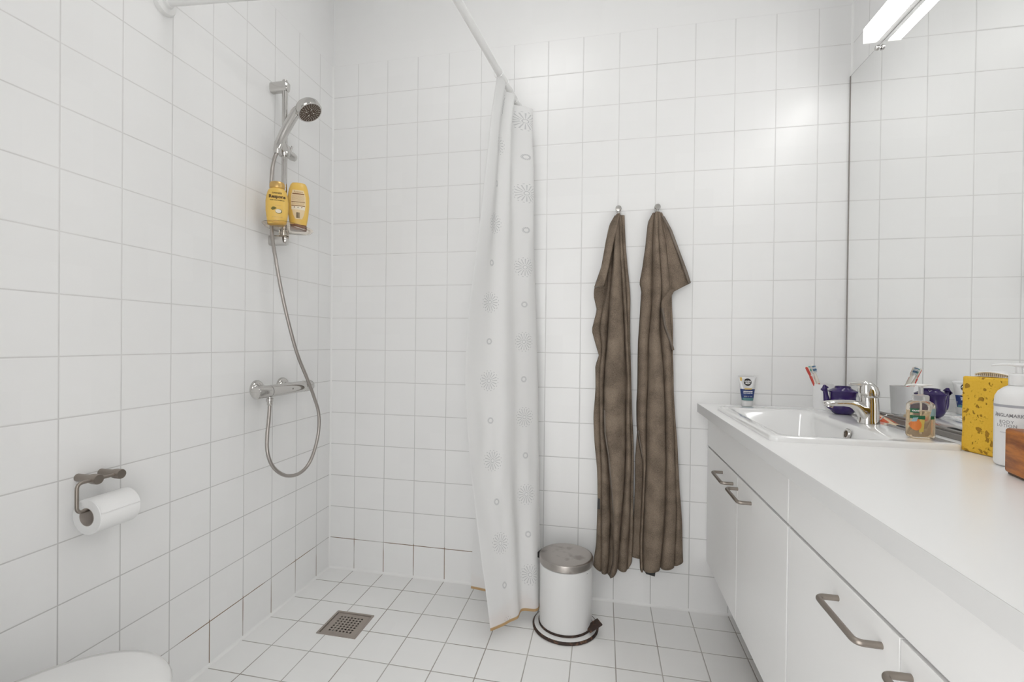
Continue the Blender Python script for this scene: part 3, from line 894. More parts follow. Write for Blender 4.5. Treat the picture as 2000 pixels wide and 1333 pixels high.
# control columns: photo x along the height at depth y (metres); t = 0 top, 1 hem
zs_ctrl = [(0.0, 2.10), (1.0, 0.05)]
def col(pts):  # pts: (py, px, y) -> list of world points
    return [on(px, py, 'y', y) for py, px, y in pts]
Lf = col([(166, 970, -.335), (230, 959, -.34), (330, 948, -.35), (420, 938, -.355), (520, 925, -.36), (600, 916, -.36), (690, 910, -.36), (760, 909, -.365), (850, 913, -.37), (930, 920, -.375), (1010, 930, -.38), (1080, 939, -.385), (1160, 950, -.39), (1210, 956, -.395)])
Rf = col([(200, 1030, -.06), (280, 1032, -.07), (340, 1038, -.08), (430, 1041, -.09), (560, 1044, -.10), (700, 1047, -.115), (800, 1049, -.13), (900, 1050, -.145), (1000, 1050, -.165), (1100, 1052, -.185), (1195, 1053, -.20)])
Bf = col([(196, 1016, -.045), (330, 1010, -.05), (500, 990, -.06), (700, 972, -.08), (850, 955, -.10), (950, 938, -.11), (1020, 927, -.12), (1080, 922, -.125), (1152, 920, -.13)])
def at_z(colp, z):
    zz = [(p.z, p) for p in colp]; zz.sort(key=lambda a: a[0])
    if z <= zz[0][0]: 
        p, q = zz[0][1], zz[1][1]
    elif z >= zz[-1][0]:
        p, q = zz[-2][1], zz[-1][1]
    else:
        for (a, p_), (b, q_) in zip(zz, zz[1:]):
            if a <= z <= b: p, q = p_, q_; break
    s = (z - p.z) / (q.z - p.z)
    return p.lerp(q, s)
bm = B(); uvl = bm.loops.layers.uv.new('cloth')
NR, rows = 120, []
for i in range(NR + 1):
    s = i / NR
    z = 2.060 + (0.052 - 2.060) * s
    l, r, b = at_z(Lf, z), at_z(Rf, z), at_z(Bf, z)
    k = min(1, s * 3.2)           # pleats loosen below the heading
    w = r - l
    side = Vector((w.y, -w.x, 0)).normalized()        # towards the camera
    if side.y > 0: side = -side
    amp = 0.016 * (1 - k) + 0.012 + 0.004 * math.sin(7 * s)
    ctrl = []
    # behind-left edge -> back run -> right fold -> front panel -> left fold -> inner return
    ctrl.append(b)
    ctrl.append(b.lerp(r, 0.45) + Vector((0.0, 0.018 + .010 * math.sin(4 * s), 0)))
    ctrl.append(r + Vector((-0.012, 0.040, 0)))
    ctrl.append(r)
    for q, sg in ((.86, 1.0), (.70, -.9), (.52, .75), (.36, -.45), (.20, .5)):
        dsp = amp * sg * (1.0 - 0.55 * k if q < .6 else 1.0)
        q = q - 0.10 * (1 - min(1, s * 2.2)) * (1 if q < .8 else -.3)
        ctrl.append(l.lerp(r, q) + side * (dsp + 0.006 * math.sin(5 * s + 9 * q)))
    ctrl.append(l)
    ctrl.append(l.lerp(r, 0.10) + Vector((0.012, 0.045, 0)))
    for c in ctrl: c.z = z
    row = catmull(ctrl, 10)
    for j, p in enumerate(row):
        n1 = noise.noise(Vector((p.x * 9, p.y * 9, z * 2.2)))
        n2 = noise.noise(Vector((p.x * 22, p.y * 22 + 4, z * 7.0)))
        low = max(0, min(1, (s - .45) * 3)) * max(0, min(1, (.93 - s) * 5))
        p.z += 0.032 * max(0, 1 - s * 9) * max(0, 1 - (p - Vector((l.x, l.y, p.z))).length / 0.035)
        p += side * (0.006 * n1 * min(1, s * 4) + 0.007 * n2 * low)
    rows.append(row)
# hem drops a little lower at the free edges; crop stays horizontal
vr = [[bm.verts.new(p) for p in row] for row in rows]
mid = rows[NR // 2]
ul = [0.0]
for a, b_ in zip(mid, mid[1:]): ul.append(ul[-1] + (b_ - a).length)
# u origin chosen from the right fold
for i in range(NR):
    for j in range(len(rows[0]) - 1):
        f = bm.faces.new((vr[i][j], vr[i][j + 1], vr[i + 1][j + 1], vr[i + 1][j]))
        for lp, (ii, jj) in zip(f.loops, ((i, j), (i, j + 1), (i + 1, j + 1), (i + 1, j))):
            lp[uvl].uv = (ul[jj] - ul[30] - 0.065 + 0.17, rows[ii][jj].z - 1.0937 + 0.302 * 4.5)
cu_ = obj('shower_curtain', bm, M['curtain'], angle=180)
tag(cu_, 'white shower curtain with pale sunburst print bunched on the rod by the back wall', 'shower curtain')
# heading rings
for k in range(5):
    p = RB.lerp(RC, 0.10 + 0.082 * k)
    bm = B()
    n = 20
    tube(bm, [p + Vector((0.017 * math.cos(2 * PI * i / n), 0.003 * math.sin(4 * PI * i / n), -0.0035 + 0.0175 * math.sin(2 * PI * i / n))) for i in range(n + 1)], 0.0013, 8, False)
    obj('curtain_ring', bm, M['white_plastic'], cu_)

# ---------------------------------------------------------------- towel hooks
def hook(px, py, label):
    p = on(px, py, 'y', -0.030)
    h = empty('towel_hook', label, 'hook', (p.x, 0, p.z), group='towel hooks on the back wall')
    bm = B(); lathe(bm, [(0.011, 0.0), (0.011, -0.022), (0.0125, -0.030), (0.0125, -0.037), (0.011, -0.039), (0.001, -0.0395)], 28, axis='y'); obj('hook_knob', bm, M['chrome'], h)
    bm = B(); tube(bm, rounded_path([(0, -0.014, -0.008), (0, -0.016, -0.028), (0, -0.036, -0.028), (0, -0.036, -0.012)], 0.008), 0.0045, 12); obj('hook_prong', bm, M['chrome'], h)
    return p
hk1 = hook(1208, 408, 'small round chrome hook holding the left towel')
hk2 = hook(1284, 405, 'small round chrome hook holding the right towel')

# ---------------------------------------------------------------- towels
def sample(line, v):
    """line: photo points top to bottom; v 0..1 by height"""
    y0, y1 = line[0][1], line[-1][1]
    y = y0 + (y1 - y0) * v
    for (a, b), (c, d) in zip(line, line[1:]):
        if y <= d + 1e-6: return (a + (c - a) * (y - b) / (d - b), y)
    return line[-1]
def cloth_patch(bm, lines, depth, amps, nv=90, nu=12, base=-0.022, top_pinch=0.35, wrk=0.010, seed=0, mi=0):
    """lines: creases running down; between two of them the cloth bulges forward"""
    rows = []
    for i in range(nv + 1):
        v = i / nv
        row = []
        for j in range(len(lines) - 1):
            a, b = sample(lines[j], v), sample(lines[j + 1], v)
            A = on(a[0], a[1], 'y', -0.055); Bp = on(b[0], b[1], 'y', -0.055)
            for k in range(nu + (1 if j == len(lines) - 2 else 0)):
                u = k / nu
                p = A.lerp(Bp, u)
                am = 1.2 * amps[j] * (top_pinch + (1 - top_pinch) * min(1, v * 2.5))
                bulge = math.sin(PI * u) ** 0.42
                dd = depth[j] + (depth[j + 1] - depth[j]) * u
                y = base - dd - am * bulge
                y -= wrk * noise.noise(Vector((p.x * 14 + seed, p.z * 4, seed)))
                x = p.x + 0.004 * noise.noise(Vector((p.z * 5, seed + j, 3.1)))
                # keep the sight line: slide along x,z with depth about the same place
                row.append(bm.verts.new((x, y, p.z)))
        rows.append(row)
    for r0, r1 in zip(rows, rows[1:]):
        for a in range(len(r0) - 1):
            f = bm.faces.new((r0[a], r0[a + 1], r1[a + 1], r1[a])); f.material_index = mi
    return rows
def strip(bm, line, y, w=0.006, mi=0, nv=60, dy=0.001):
    """a stitched hem band lying on the cloth"""
    prev = None
    for i in range(nv + 1):
        v = i / nv
        a = sample(line, v)
        yy = y[0] + (y[1] - y[0]) * v
        p = on(a[0], a[1], 'y', -0.055); q = on(a[0] + w * 520, a[1], 'y', -0.055)
        cur = (bm.verts.new((p.x, yy, p.z)), bm.verts.new((q.x, yy - dy, q.z)))
        if prev: bm.faces.new((prev[0], prev[1], cur[1], cur[0])).material_index = mi
        prev = cur

def finish_towel(bm, name, m, label):
    o = obj(name, bm, m, angle=180)
    md = o.modifiers.new('thickness', 'SOLIDIFY'); md.thickness = 0.004; md.offset = 0.0
    return tag(o, label, 'towel')

# left towel
silL = [(1202, 418), (1192, 436), (1184, 471), (1173, 531), (1162, 562), (1161, 577), (1167, 605), (1156, 645), (1163, 671), (1170, 695), (1163, 716), (1163, 760), (1160, 815), (1163, 875), (1167, 920), (1168, 980), (1167, 1025), (1165, 1070), (1159, 1110)]
c0 = [(1203.5, 418), (1198, 440), (1193, 480), (1186, 560), (1178, 600), (1171, 640), (1176, 680), (1172, 716), (1171, 760), (1172, 840), (1174, 900), (1175, 1000), (1174, 1122)]
c1 = [(1205, 418), (1200, 450), (1196, 520), (1192, 580), (1187, 640), (1183, 700), (1180, 760), (1178.5, 840), (1186, 890), (1191, 960), (1193, 1020), (1189, 1100), (1185, 1124)]
c1b = [(1206, 418), (1202, 450), (1198, 520), (1194, 580), (1189, 640), (1184.5, 700), (1181.5, 760), (1180, 840), (1188, 890), (1194.5, 960), (1198.5, 1020), (1197, 1100), (1191, 1126)]
c2 = [(1209, 417), (1212, 500), (1216, 560), (1220, 640), (1222, 700), (1223, 760), (1223, 860), (1221, 930), (1214, 1010), (1210, 1060), (1206, 1114)]
c3 = [(1214, 417), (1220, 520), (1226, 640), (1231, 760), (1233, 900), (1231, 1000), (1225, 1119)]
silR = [(1219.5, 417), (1221.5, 451), (1225.5, 522), (1230, 580), (1232, 665), (1233.5, 760), (1234.5, 800), (1236.5, 860), (1237.5, 920), (1236.5, 1040), (1234, 1102)]
bm = B()
cloth_patch(bm, [silL, c0, c1, c1b, c2, c3, silR], [0.000, 0.004, 0.000, 0.030, 0.000, 0.000, 0.0], [0.012, 0.022, 0.0, 0.040, 0.032, 0.016], seed=1.3)
fl = [(1204, 419), (1194, 436), (1186, 471), (1176, 520), (1161, 561)]
fr_ = [(1210, 419), (1206, 440), (1197, 480), (1190, 520), (1179, 561)]
cloth_patch(bm, [fl, fr_], [0.030, 0.046], [0.012], nv=30, seed=2.2)
tw1 = finish_towel(bm, 'hanging_towel', [M['towel_a'], M['hem']], 'brown terry towel hanging in narrow folds on the left hook')
bm = B()
strip(bm, [(1180, 800), (1181, 845), (1188.5, 892), (1195, 962), (1199, 1020), (1197.5, 1100), (1191, 1125)], (-0.056, -0.056), 0.0045, dy=0.024)
hm = obj('hem', bm, M['hem'], tw1); md = hm.modifiers.new('thickness', 'SOLIDIFY'); md.thickness = 0.003
bm = B()
prev = None
for i in range(13):
    p = on(1161 + 18 * i / 12, 560.5 + 0.5 * math.sin(i), 'y', -0.055)
    yy = -0.053 - 0.016 * (i / 12) - 0.012 * math.sin(PI * i / 12) ** 0.65
    cur = (bm.verts.new((p.x, yy, p.z - 0.004)), bm.verts.new((p.x, yy - 0.0012, p.z + 0.003)))
    if prev: bm.faces.new((prev[0], prev[1], cur[1], cur[0]))
    prev = cur
hm = obj('hem', bm, M['hem'], tw1); md = hm.modifiers.new('thickness', 'SOLIDIFY'); md.thickness = 0.004
bm = B(); a = on(1167, 975, 'y', -0.05); b_ = on(1171.5, 996, 'y', -0.05); box(bm, a.x, b_.x, -0.046, -0.044, b_.z, a.z); obj('care_label', bm, M['black'], tw1, smooth=False)

# right towel
silL = [(1277, 413), (1268, 431), (1263, 480), (1257, 520), (1251, 552), (1255, 567), (1251, 622), (1248, 665), (1246, 760), (1245, 790), (1246, 839), (1252, 872), (1257, 908), (1256, 960), (1253, 1010), (1251.5, 1060), (1252, 1118)]
r1 = [(1280, 413), (1276, 494), (1274, 597), (1268, 665), (1265.5, 760), (1264, 800), (1263, 860), (1262, 908), (1259, 960), (1257, 1010), (1255.5, 1060), (1256, 1118)]
r2 = [(1285, 412), (1289, 480), (1291, 560), (1290, 640), (1296, 720), (1300, 800), (1302, 900), (1300, 1000), (1290, 1112)]
r3 = [(1290, 413), (1301, 470), (1307, 530), (1309, 575), (1311, 640), (1312, 700), (1315, 800), (1319, 900), (1322, 1000), (1318, 1110)]
silR = [(1292, 414), (1304, 450), (1309, 500), (1312, 560), (1313, 600), (1315, 640), (1314, 690), (1317, 740), (1320, 830), (1325, 905), (1331, 980), (1334, 1040), (1336, 1105)]
bm = B()
cloth_patch(bm, [silL, r1, r2, r3, silR], [0.0, 0.000, 0.012, 0.010, 0.004], [0.030, 0.040, 0.026, 0.012], seed=5.1)
fa = [(1289, 413), (1299, 440), (1304, 500), (1308, 540), (1311, 572)]
fb = [(1293, 413), (1308, 445), (1324, 490), (1338, 528), (1349, 553)]
cloth_patch(bm, [fa, fb], [0.006, 0.012], [0.010], nv=36, seed=7.7)
# rolled-over edge below the flap
ra = [(1311, 566), (1300, 580), (1292, 592), (1297, 640), (1306, 660), (1314, 684)]
ra = [(1309, 566), (1292, 588), (1291, 600), (1298, 640), (1306, 662), (1313, 684)]
rb = [(1318, 566), (1306, 588), (1304, 602), (1306, 640), (1310, 662), (1315, 684)]
cloth_patch(bm, [ra, rb], [0.045, 0.030], [0.012], nv=30, seed=3.0)
# darker inner layer behind the left opening
ia = [(1248, 836), (1242, 900), (1240, 1000), (1234, 1096)]
ib = [(1266, 836), (1268, 900), (1266, 1000), (1264, 1102)]
cloth_patch(bm, [ia, ib], [-0.008, -0.006], [0.004], nv=30, seed=8.8)
tw2 = finish_towel(bm, 'hanging_towel', [M['towel_b'], M['hem']], 'taupe smooth towel with a corner sticking out on the right hook')
bm = B()
strip(bm, [(1293.5, 420), (1308, 447), (1324, 491), (1338, 529), (1345, 552)], (-0.044, -0.052), 0.011, dy=-0.010)
hm = obj('hem', bm, M['hem'], tw2); md = hm.modifiers.new('thickness', 'SOLIDIFY'); md.thickness = 0.003
bm = B()
strip(bm, [(1291, 603), (1297.5, 640), (1305.5, 662), (1312.5, 684)], (-0.070, -0.060), 0.005, dy=0.016)
hm = obj('hem', bm, M['hem'], tw2); md = hm.modifiers.new('thickness', 'SOLIDIFY'); md.thickness = 0.003
bm = B()
strip(bm, [(1246, 842), (1250, 870), (1254, 890), (1257, 905)], (-0.028, -0.030), 0.004, dy=0.026)
hm = obj('hem', bm, M['hem'], tw2); md = hm.modifiers.new('thickness', 'SOLIDIFY'); md.thickness = 0.003
bm = B()
vs = [on(x, y, 'y', -0.045) for x, y in ((1256, 1112), (1281, 1112), (1279, 1127), (1262, 1122))]
f = bm.faces.new([bm.verts.new(v) for v in vs]); 
tb = obj('care_label', bm, M['black'], tw2, smooth=False); md = tb.modifiers.new('thickness', 'SOLIDIFY'); md.thickness = 0.0015

# ---------------------------------------------------------------- pedal bin
pb = empty('pedal_bin', 'small white pedal bin with steel lid and rusty base ring beside the curtain', 'bin', (1.146, -0.215, 0.0))
bm = B(); lathe(bm, [(0.100, 0.020), (0.1, 0.245), (0.0985, 0.247)], 56); bdy = obj('bin_body', bm, M['bin_white'], pb)
bm = B(); lathe(bm, [(0.101, 0.014), (0.1035, 0.016), (0.1035, 0.022), (0.1005, 0.0235)], 56, cap=False); obj('body_ring', bm, M['rust'], pb)
bm = B(); lathe(bm, [(0.119, 0.004), (0.1215, 0.010), (0.112, 0.0145), (0.09, 0.016)], 56); obj('base', bm, M['bin_white'], pb)
bm = B(); lathe(bm, [(0.118, 0.0), (0.1255, 0.0015), (0.1262, 0.006), (0.122, 0.0108), (0.118, 0.011)], 56); obj('base_ring', bm, M['rust'], pb)
bm = B(); lathe(bm, [(0.1012, 0.250), (0.1025, 0.2505), (0.1028, 0.2715), (0.1018, 0.2745), (0.0990, 0.2762), (0.095, 0.2768), (0.05, 0.2785), (0.001, 0.279)], 64); obj('lid', bm, M['steel'], pb, angle=30)
bm = B(); box(bm, -0.020, 0.020, -0.007, 0.007, 0.244, 0.266, 0.002, 2); xform(bm, Matrix.Rotation(math.radians(72), 4, 'Z') @ Matrix.Translation((0, 0.106, 0))); obj('hinge', bm, M['black'], pb)
bm = B(); box(bm, -0.020, 0.020, 0.0, 0.056, -0.003, 0.003, 0.002, 2)
pmx = Matrix.Translation((0.086, -0.052, 0.026)) @ Matrix.Rotation(math.radians(-62), 4, 'Z') @ Matrix.Rotation(math.radians(24), 4, 'X')
xform(bm, pmx); obj('pedal', bm, M['rust'], pb)
bm = poly_bm([(-.004, -.001), (.003, -.0005), (.004, .0015), (-.002, .001)])
for v in bm.verts:
    a = math.radians(-35) + v.co.x / 0.1
    v.co = Vector((0.1004 * math.cos(a), 0.1004 * math.sin(a), 0.237 + v.co.y))
obj('bin_mark', bm, M['grey_print'], bdy, smooth=False)

# ================================================================ COUNTER THINGS
ZR = ZT + 0.0125       # basin rim top
# faucet (spout towards -x, body above the basin's back rim)
FY = -0.455
fc = empty('washbasin_faucet', 'chrome single lever faucet on the back rim of the washbasin', 'faucet', (2.047, FY, ZR + 0.0005))
bm = B()
superloft(bm, [(0.0, .0275, .0255, 2.2), (.002, .0275, .0255, 2.2), (.010, .026, .024, 2.2), (.035, .0245, .022, 2.2, .001, 0), (.060, .0235, .021, 2.2, .001, 0), (.072, .0235, .0208, 2.2, 0.000, 0), (.0762, .0230, .0205, 2.2, .0, 0)])
# spout: flat on top, arched below, running down into the body
rings = []
SP = [(-.121, .0590, .0530, .010), (-.118, .0620, .0500, .0140), (-.108, .0640, .0475, .0165), (-.090, .0660, .0480, .0180), (-.070, .0672, .0485, .0185), (-.052, .0674, .0460, .0190),
      (-.040, .0668, .0400, .0195), (-.031, .0655, .0300, .0200), (-.024, .0640, .0160, .0205), (-.018, .0620, .0020, .0210), (-.002, .0620, .0010, .0215)]
for x_, zt, zb_, w_ in SP:
    rings.append([bm.verts.new((x_, w_ * math.copysign(abs(math.cos(a)) ** .75, math.cos(a)), (zt + zb_) / 2 + (zt - zb_) / 2 * math.copysign(abs(math.sin(a)) ** .75, math.sin(a)))) for a in (2 * PI * k / 28 for k in range(28))])
bridge(bm, rings)
tube(bm, [(-.106, 0, .052), (-.108, 0, .0445)], [.0115, .0115], 20)
fb_ = obj('faucet_body', bm, M['faucet_chrome'], fc, angle=50)
bm = B()
superloft(bm, [(.0775, .0245, .0215, 2.3), (.080, .0260, .0225, 2.3), (.094, .0262, .0225, 2.3, -.001, 0), (.108, .0235, .0210, 2.2, -.003, 0), (.118, .0175, .0175, 2.1, -.007, 0), (.1245, .0095, .011, 2.0, -.012, 0), (.1265, .002, .003, 2, -.014, 0)])
rings = []
for p_, w_, h_ in ((Vector((.004, 0, .112)), .013, .010), (Vector((-.014, 0, .1160)), .0128, .0090), (Vector((-.032, 0, .1160)), .0120, .0068), (Vector((-.046, 0, .1155)), .011, .0052), (Vector((-.056, 0, .1168)), .0085, .0036)):
    rings.append([bm.verts.new(p_ + Vector((0, w_ * math.cos(a), h_ * math.sin(a)))) for a in (2 * PI * k / 20 for k in range(20))])
bridge(bm, rings)
lv = obj('faucet_lever', bm, M['faucet_chrome'], fc, angle=50)
bm = B(); cyl(bm, (-.004, -.0215, .088), (-.004, -.0236, .088), .0024, 14); obj('lever_screw', bm, M['mirror_edge'], lv)
bm = B(); tube(bm, rounded_path([(.024, 0, .006), (.047, 0, .027), (.064, 0, .0275)], .012), .0016, 10); obj('pop_up_rod', bm, M['chrome'], fc)
fc.rotation_euler = (0, 0, math.radians(2))

# blue neti pot
M['purple'] = mat('dark_violet_plastic', (0.032, 0.014, 0.110), 0.16, 0, 0.5)
JP = Vector((2.061, -0.268))
np_ = empty('nasal_rinse_pot', 'small dark violet nasal rinse pot with a spout behind the faucet', 'pot', (JP.x, JP.y, ZR + 0.001), (0, 0, math.radians(-8)))
bm = B()
superloft(bm, [(0, .022, .019, 2.2), (.001, .0255, .022, 2.2), (.008, .033, .029, 2.2), (.022, .0385, .035, 2.2), (.038, .0375, .034, 2.3), (.055, .0355, .032, 2.5), (.070, .0375, .033, 2.6), (.0735, .0405, .035, 2.7), (.0765, .0405, .035, 2.7), (.079, .0365, .032, 2.5), (.0865, .0235, .0235, 2.1), (.0905, .0225, .0225, 2), (.0925, .0235, .0235, 2), (.0925, .0195, .0195, 2), (.084, .019, .019, 2)])
obj('pot_body', bm, M['purple'], np_, angle=40)
bm = B()
tube(bm, catmull([(-.028, 0, .022), (-.042, 0, .032), (-.0475, 0, .055), (-.050, 0, .075), (-.0515, 0, .082), (-.052, 0, .083), (-.0525, 0, .0865), (-.0535, 0, .095)], 5),
     [ .013 - .006 * min(1, i / 12) if i < 20 else (.007 + .0058 * (i - 19) / 4 if i < 24 else max(.0022, .0125 - .00095 * (i - 24))) for i in range(36)], 18)
obj('spout', bm, M['purple'], np_, angle=60)

# toothbrush cup and toothbrushes
M['frost'] = mat('white_tumbler_plastic', (0.90, 0.90, 0.90), 0.35, 0, 0.4)
CP = Vector((2.062, -0.118))
cupz = ZT + 0.001
tc_ = empty('toothbrush_cup', 'white plastic tumbler holding two toothbrushes at the back corner', 'cup', (CP.x, CP.y, cupz))
bm = B(); lathe(bm, [(0.0005, 0.0), (.0265, 0.0), (.0285, .002), (.0330, .098), (.0334, .100), (.0318, .100), (.0270, .0035), (.0005, .003)], 40, cap=False); obj('tumbler', bm, M['frost'], tc_)
M['red_grip'] = mat('red_rubber_grip', (0.62, 0.07, 0.05), 0.4)
M['tooth_white'] = mat('pale_brush_plastic', (0.82, 0.78, 0.70), 0.35)
M['bristle_w'] = mat('white_bristles', (0.82, 0.84, 0.86), 0.7)
M['bristle_b'] = mat('blue_bristles', (0.10, 0.22, 0.38), 0.7)
M['bristle_g'] = mat('green_bristles', (0.12, 0.45, 0.33), 0.7)
def brush(foot, tip, face, label, bcol):
    foot, tip = Vector(foot), Vector(tip)
    d = (tip - foot); Ln = d.length; d.normalize()
    f = Vector(face); f = (f - d * f.dot(d)).normalized(); s = d.cross(f)
    mtx = Matrix((( s.x, f.x, d.x, foot.x), (s.y, f.y, d.y, foot.y), (s.z, f.z, d.z, foot.z), (0, 0, 0, 1)))
    b = empty('toothbrush', label, 'toothbrush', group='toothbrushes in the tumbler')
    b.matrix_world = mtx
    bm = B(); superloft(bm, [(0.002, .003, .003, 2), (.006, .0055, .0045, 2), (.05, .006, .005, 2), (.09, .0058, .0055, 2), (.115, .0046, .0042, 2), (.140, .0034, .003, 2), (Ln - .034, .0034, .003, 2), (Ln - .028, .0055, .0028, 2.5), (Ln - .006, .006, .0026, 2.5), (Ln, .003, .002, 2)], 16)
    for v in bm.verts: v.co.x *= 1.25; v.co.y *= 1.25
    hnd = obj('brush_handle', bm, M['tooth_white'], b)
    bm = B(); superloft(bm, [(.012, .003, .004, 2, 0, .002), (.020, .0052, .0045, 2, 0, .0018), (.088, .0052, .0046, 2, 0, .0018), (.100, .003, .003, 2, 0, .0018)], 14)
    superloft(bm, [(.020, .0052, .0045, 2, 0, -.0018), (.128, .0040, .0034, 2, 0, -.0014), (.136, .002, .002, 2, 0, -.0010)], 14)
    superloft(bm, [(Ln - .038, .0022, .002, 2, 0, -.0016), (Ln - .028, .0054, .0022, 2, 0, -.0014), (Ln - .006, .0056, .0020, 2, 0, -.0014), (Ln - .002, .003, .001, 2, 0, -.0012)], 14)
    for v in bm.verts: v.co.x *= 1.30; v.co.y *= 1.32
    obj('grip', bm, M['red_grip'], hnd)
    for mm, rng in ((M['bristle_w'], (0, 1, 4, 5)), (bcol, (2, 3, 6))):
        bm = B()
        for r_ in rng:
            for c_ in (-1, 0, 1):
                x0, z0 = c_ * .0034, Ln - .027 + r_ * .0036
                cyl(bm, (x0, .002, z0), (x0 * 1.1, .0125, z0), .0015, 7)
        obj('bristles', bm, mm, b)
    return b
t1 = on(1575, 716, 'y', -0.122); t2 = on(1586, 713, 'y', -0.126)
brush((CP.x + .012, CP.y - .006, cupz + .0085), t1, (0.35, 0.2, 0.9), 'red and white toothbrush leaning furthest left in the tumbler', M['bristle_g'])
brush((CP.x + .016, CP.y + .008, cupz + .0085), t2, (-0.1, -0.9, 0.5), 'red striped toothbrush with blue bristles, the right one in the tumbler', M['bristle_b'])

# face wash tube
M['tube_silver'] = mat('silver_grey_tube', (0.66, 0.66, 0.66), 0.3, 0.15)
M['navy'] = mat('navy_print', (0.012, 0.035, 0.16), 0.4)
M['teal'] = mat('teal_print', (0.10, 0.24, 0.25), 0.4)
M['gold_print'] = mat('gold_print', (0.72, 0.50, 0.14), 0.4)
NVX = on(1459, 790, 'y', -0.045).x
ft = empty('face_wash_tube', 'silver and navy face wash tube standing on its cap at the back of the countertop', 'tube', (NVX, -0.045, ZT + 0.0005), (0, 0, math.radians(4)))
ch = .022
bm = B(); superloft(bm, [(0, .018, .0135, 2.6), (.001, .0195, .015, 2.6), (ch - .001, .0212, .0165, 2.6), (ch, .0205, .016, 2.6)]); obj('cap', bm, M['tube_silver'], ft)
tprof = [(ch + .0005, .0212, .0165), (.045, .0245, .0150), (.075, .0285, .0105), (.105, .0325, .0045), (.112, .0335, .0020), (.113, .0338, .0010), (.119, .0342, .0008)]
bm = B(); superloft(bm, [(z, a, b, 2.2) for z, a, b in tprof], 96); tbod = obj('tube_body', bm, M['tube_silver'], ft)
ts = bottle_surf(tprof, 2.2)
def tw(z): return interp([(p[0], p[1]) for p in tprof], z) * .985
zz0, zz1 = ch + .002, .068
pts = [(-tw(z), z) for z in (zz1, .060, .050, .040, .030, zz0)] + [(tw(z), z) for z in (zz0, .030, .040, .050, .060, zz1)] + [(.019, .068), (.014, .0625), (-.013, .0625), (-.018, .068)]
decal('navy_band', poly_bm(pts), M['navy'], tbod, 0, 0, ts, .0003)
pts = [(-tw(z), z) for z in (.034, .030, zz0)] + [(tw(z), z) for z in (zz0, .030, .034)]
decal('teal_band', poly_bm(pts), M['teal'], tbod, 0, 0, ts, .0005)
decal('logo_disc', disc_bm(.0142, .0142), M['black_print'], tbod, -.001, .0945, ts, .0004)
decal('logo_text', text_bm('NIVEA\nMEN', 0.0086, bold=0.00025), M['white_print'], tbod, -.001, .0935, ts, .0008)
decal('gold_pill', poly_bm([(-.012, -.0025), (.012, -.0025), (.0145, 0), (.012, .0025), (-.012, .0025), (-.0145, 0)]), M['gold_print'], tbod, -.0005, .0685, ts, .0006)
decal('pill_text', text_bm('ACTIVE ENERGY', 0.0034), M['tan_print'], tbod, -.0005, .0685, ts, .0009)
decal('product_text', text_bm('ADVANCED', 0.0062, bold=0.0004), M['white_print'], tbod, -.001, .0580, ts, .0006)
decal('product_text', text_bm('FACE WASH GEL', 0.0044, bold=0.0002), M['white_print'], tbod, -.001, .0520, ts, .0006)
decal('bottom_text', text_bm('SKIN  O  GEL', 0.0052, bold=0.0002), M['light_grey_print'], tbod, -.001, .0395, ts, .0006)
bm = B(); rr_ = [(-.0285, .100), (-.0215, .0985), (-.0205, .112), (-.0285, .113)]
decal('yellow_sticker', poly_bm(rr_), M['gold_print'], tbod, 0, 0, ts, .0005)

# liquid soap bottle
M['soap_clear'] = mat('clear_soap_bottle', (0.97, 0.90, 0.80), 0.06, 0, 0.5, Transmission_Weight=0.92, IOR=1.12)
M['pump'] = mat('clear_white_pump', (0.90, 0.90, 0.89), 0.15, 0, 0.5, Transmission_Weight=0.7, IOR=1.08)
M['pump_solid'] = mat('white_pump_head', (0.88, 0.88, 0.87), 0.3)
M['liquid'] = mat('amber_liquid_soap', (0.98, 0.83, 0.60), 0.1, 0, 0.5, Transmission_Weight=0.85, IOR=1.08)
M['green'] = mat('green_label_print', (0.015, 0.13, 0.06), 0.5)
M['orange'] = mat('orange_fruit_print', (0.75, 0.23, 0.05), 0.5)
M['blue_print'] = mat('pale_blue_print', (0.30, 0.45, 0.50), 0.5)
M['olive_y'] = mat('yellow_print', (0.62, 0.48, 0.12), 0.5)
SPY = -0.672
spx = on(1797, 850, 'y', SPY).x
so = empty('soap_bottle', 'clear pump bottle of amber liquid soap with fruit label on the washbasin rim', 'bottle', (spx, SPY, ZR + 0.001), (0, 0, math.radians(-6)))
sprof = [(0, .0225, .015), (.002, .0255, .018), (.007, .0275, .0195), (.04, .0270, .0195), (.075, .0275, .0195), (.084, .0265, .019), (.090, .021, .016), (.0925, .0165, .0145)]
bm = B(); superloft(bm, [(z, a, b, 3.4) for z, a, b in sprof], 80); sbod = obj('bottle_body', bm, M['soap_clear'], so)
bm = B(); superloft(bm, [(.004, .022, .0145, 3.2), (.008, .0250, .0170, 3.2), (.040, .0248, .0170, 3.2), (.068, .0250, .0170, 3.2)], 40); obj('liquid_soap', bm, M['liquid'], sbod)
bm = B(); lathe(bm, [(.0160, .0930), (.0165, .094), (.0165, .105), (.0145, .107), (.008, .108), (.0050, .109), (.0050, .129)], 32); pc = obj('pump_collar', bm, M['pump'], so)
bm = B(); lathe(bm, [(.0055, .1285), (.010, .1295), (.012, .132), (.010, .1345), (.001, .1355)], 28)
tube(bm, [(0, 0, .1322), (-.014, .0, .1325), (-.026, .0, .1315), (-.031, .0, .1290)], [.0045, .004, .003, .0022], 14, sx=.7)
tube(bm, [(0, 0, .1322), (.018, .0, .1328), (.026, .0, .1322)], [.0045, .003, .001], 14, sx=.6)
obj('pump_head', bm, M['pump_solid'], so)
bm = B(); cyl(bm, (0, 0, .010), (0, 0, .094), .0022, 12); obj('dip_tube', bm, M['pump_solid'], sbod)
ss = bottle_surf(sprof, 3.4)
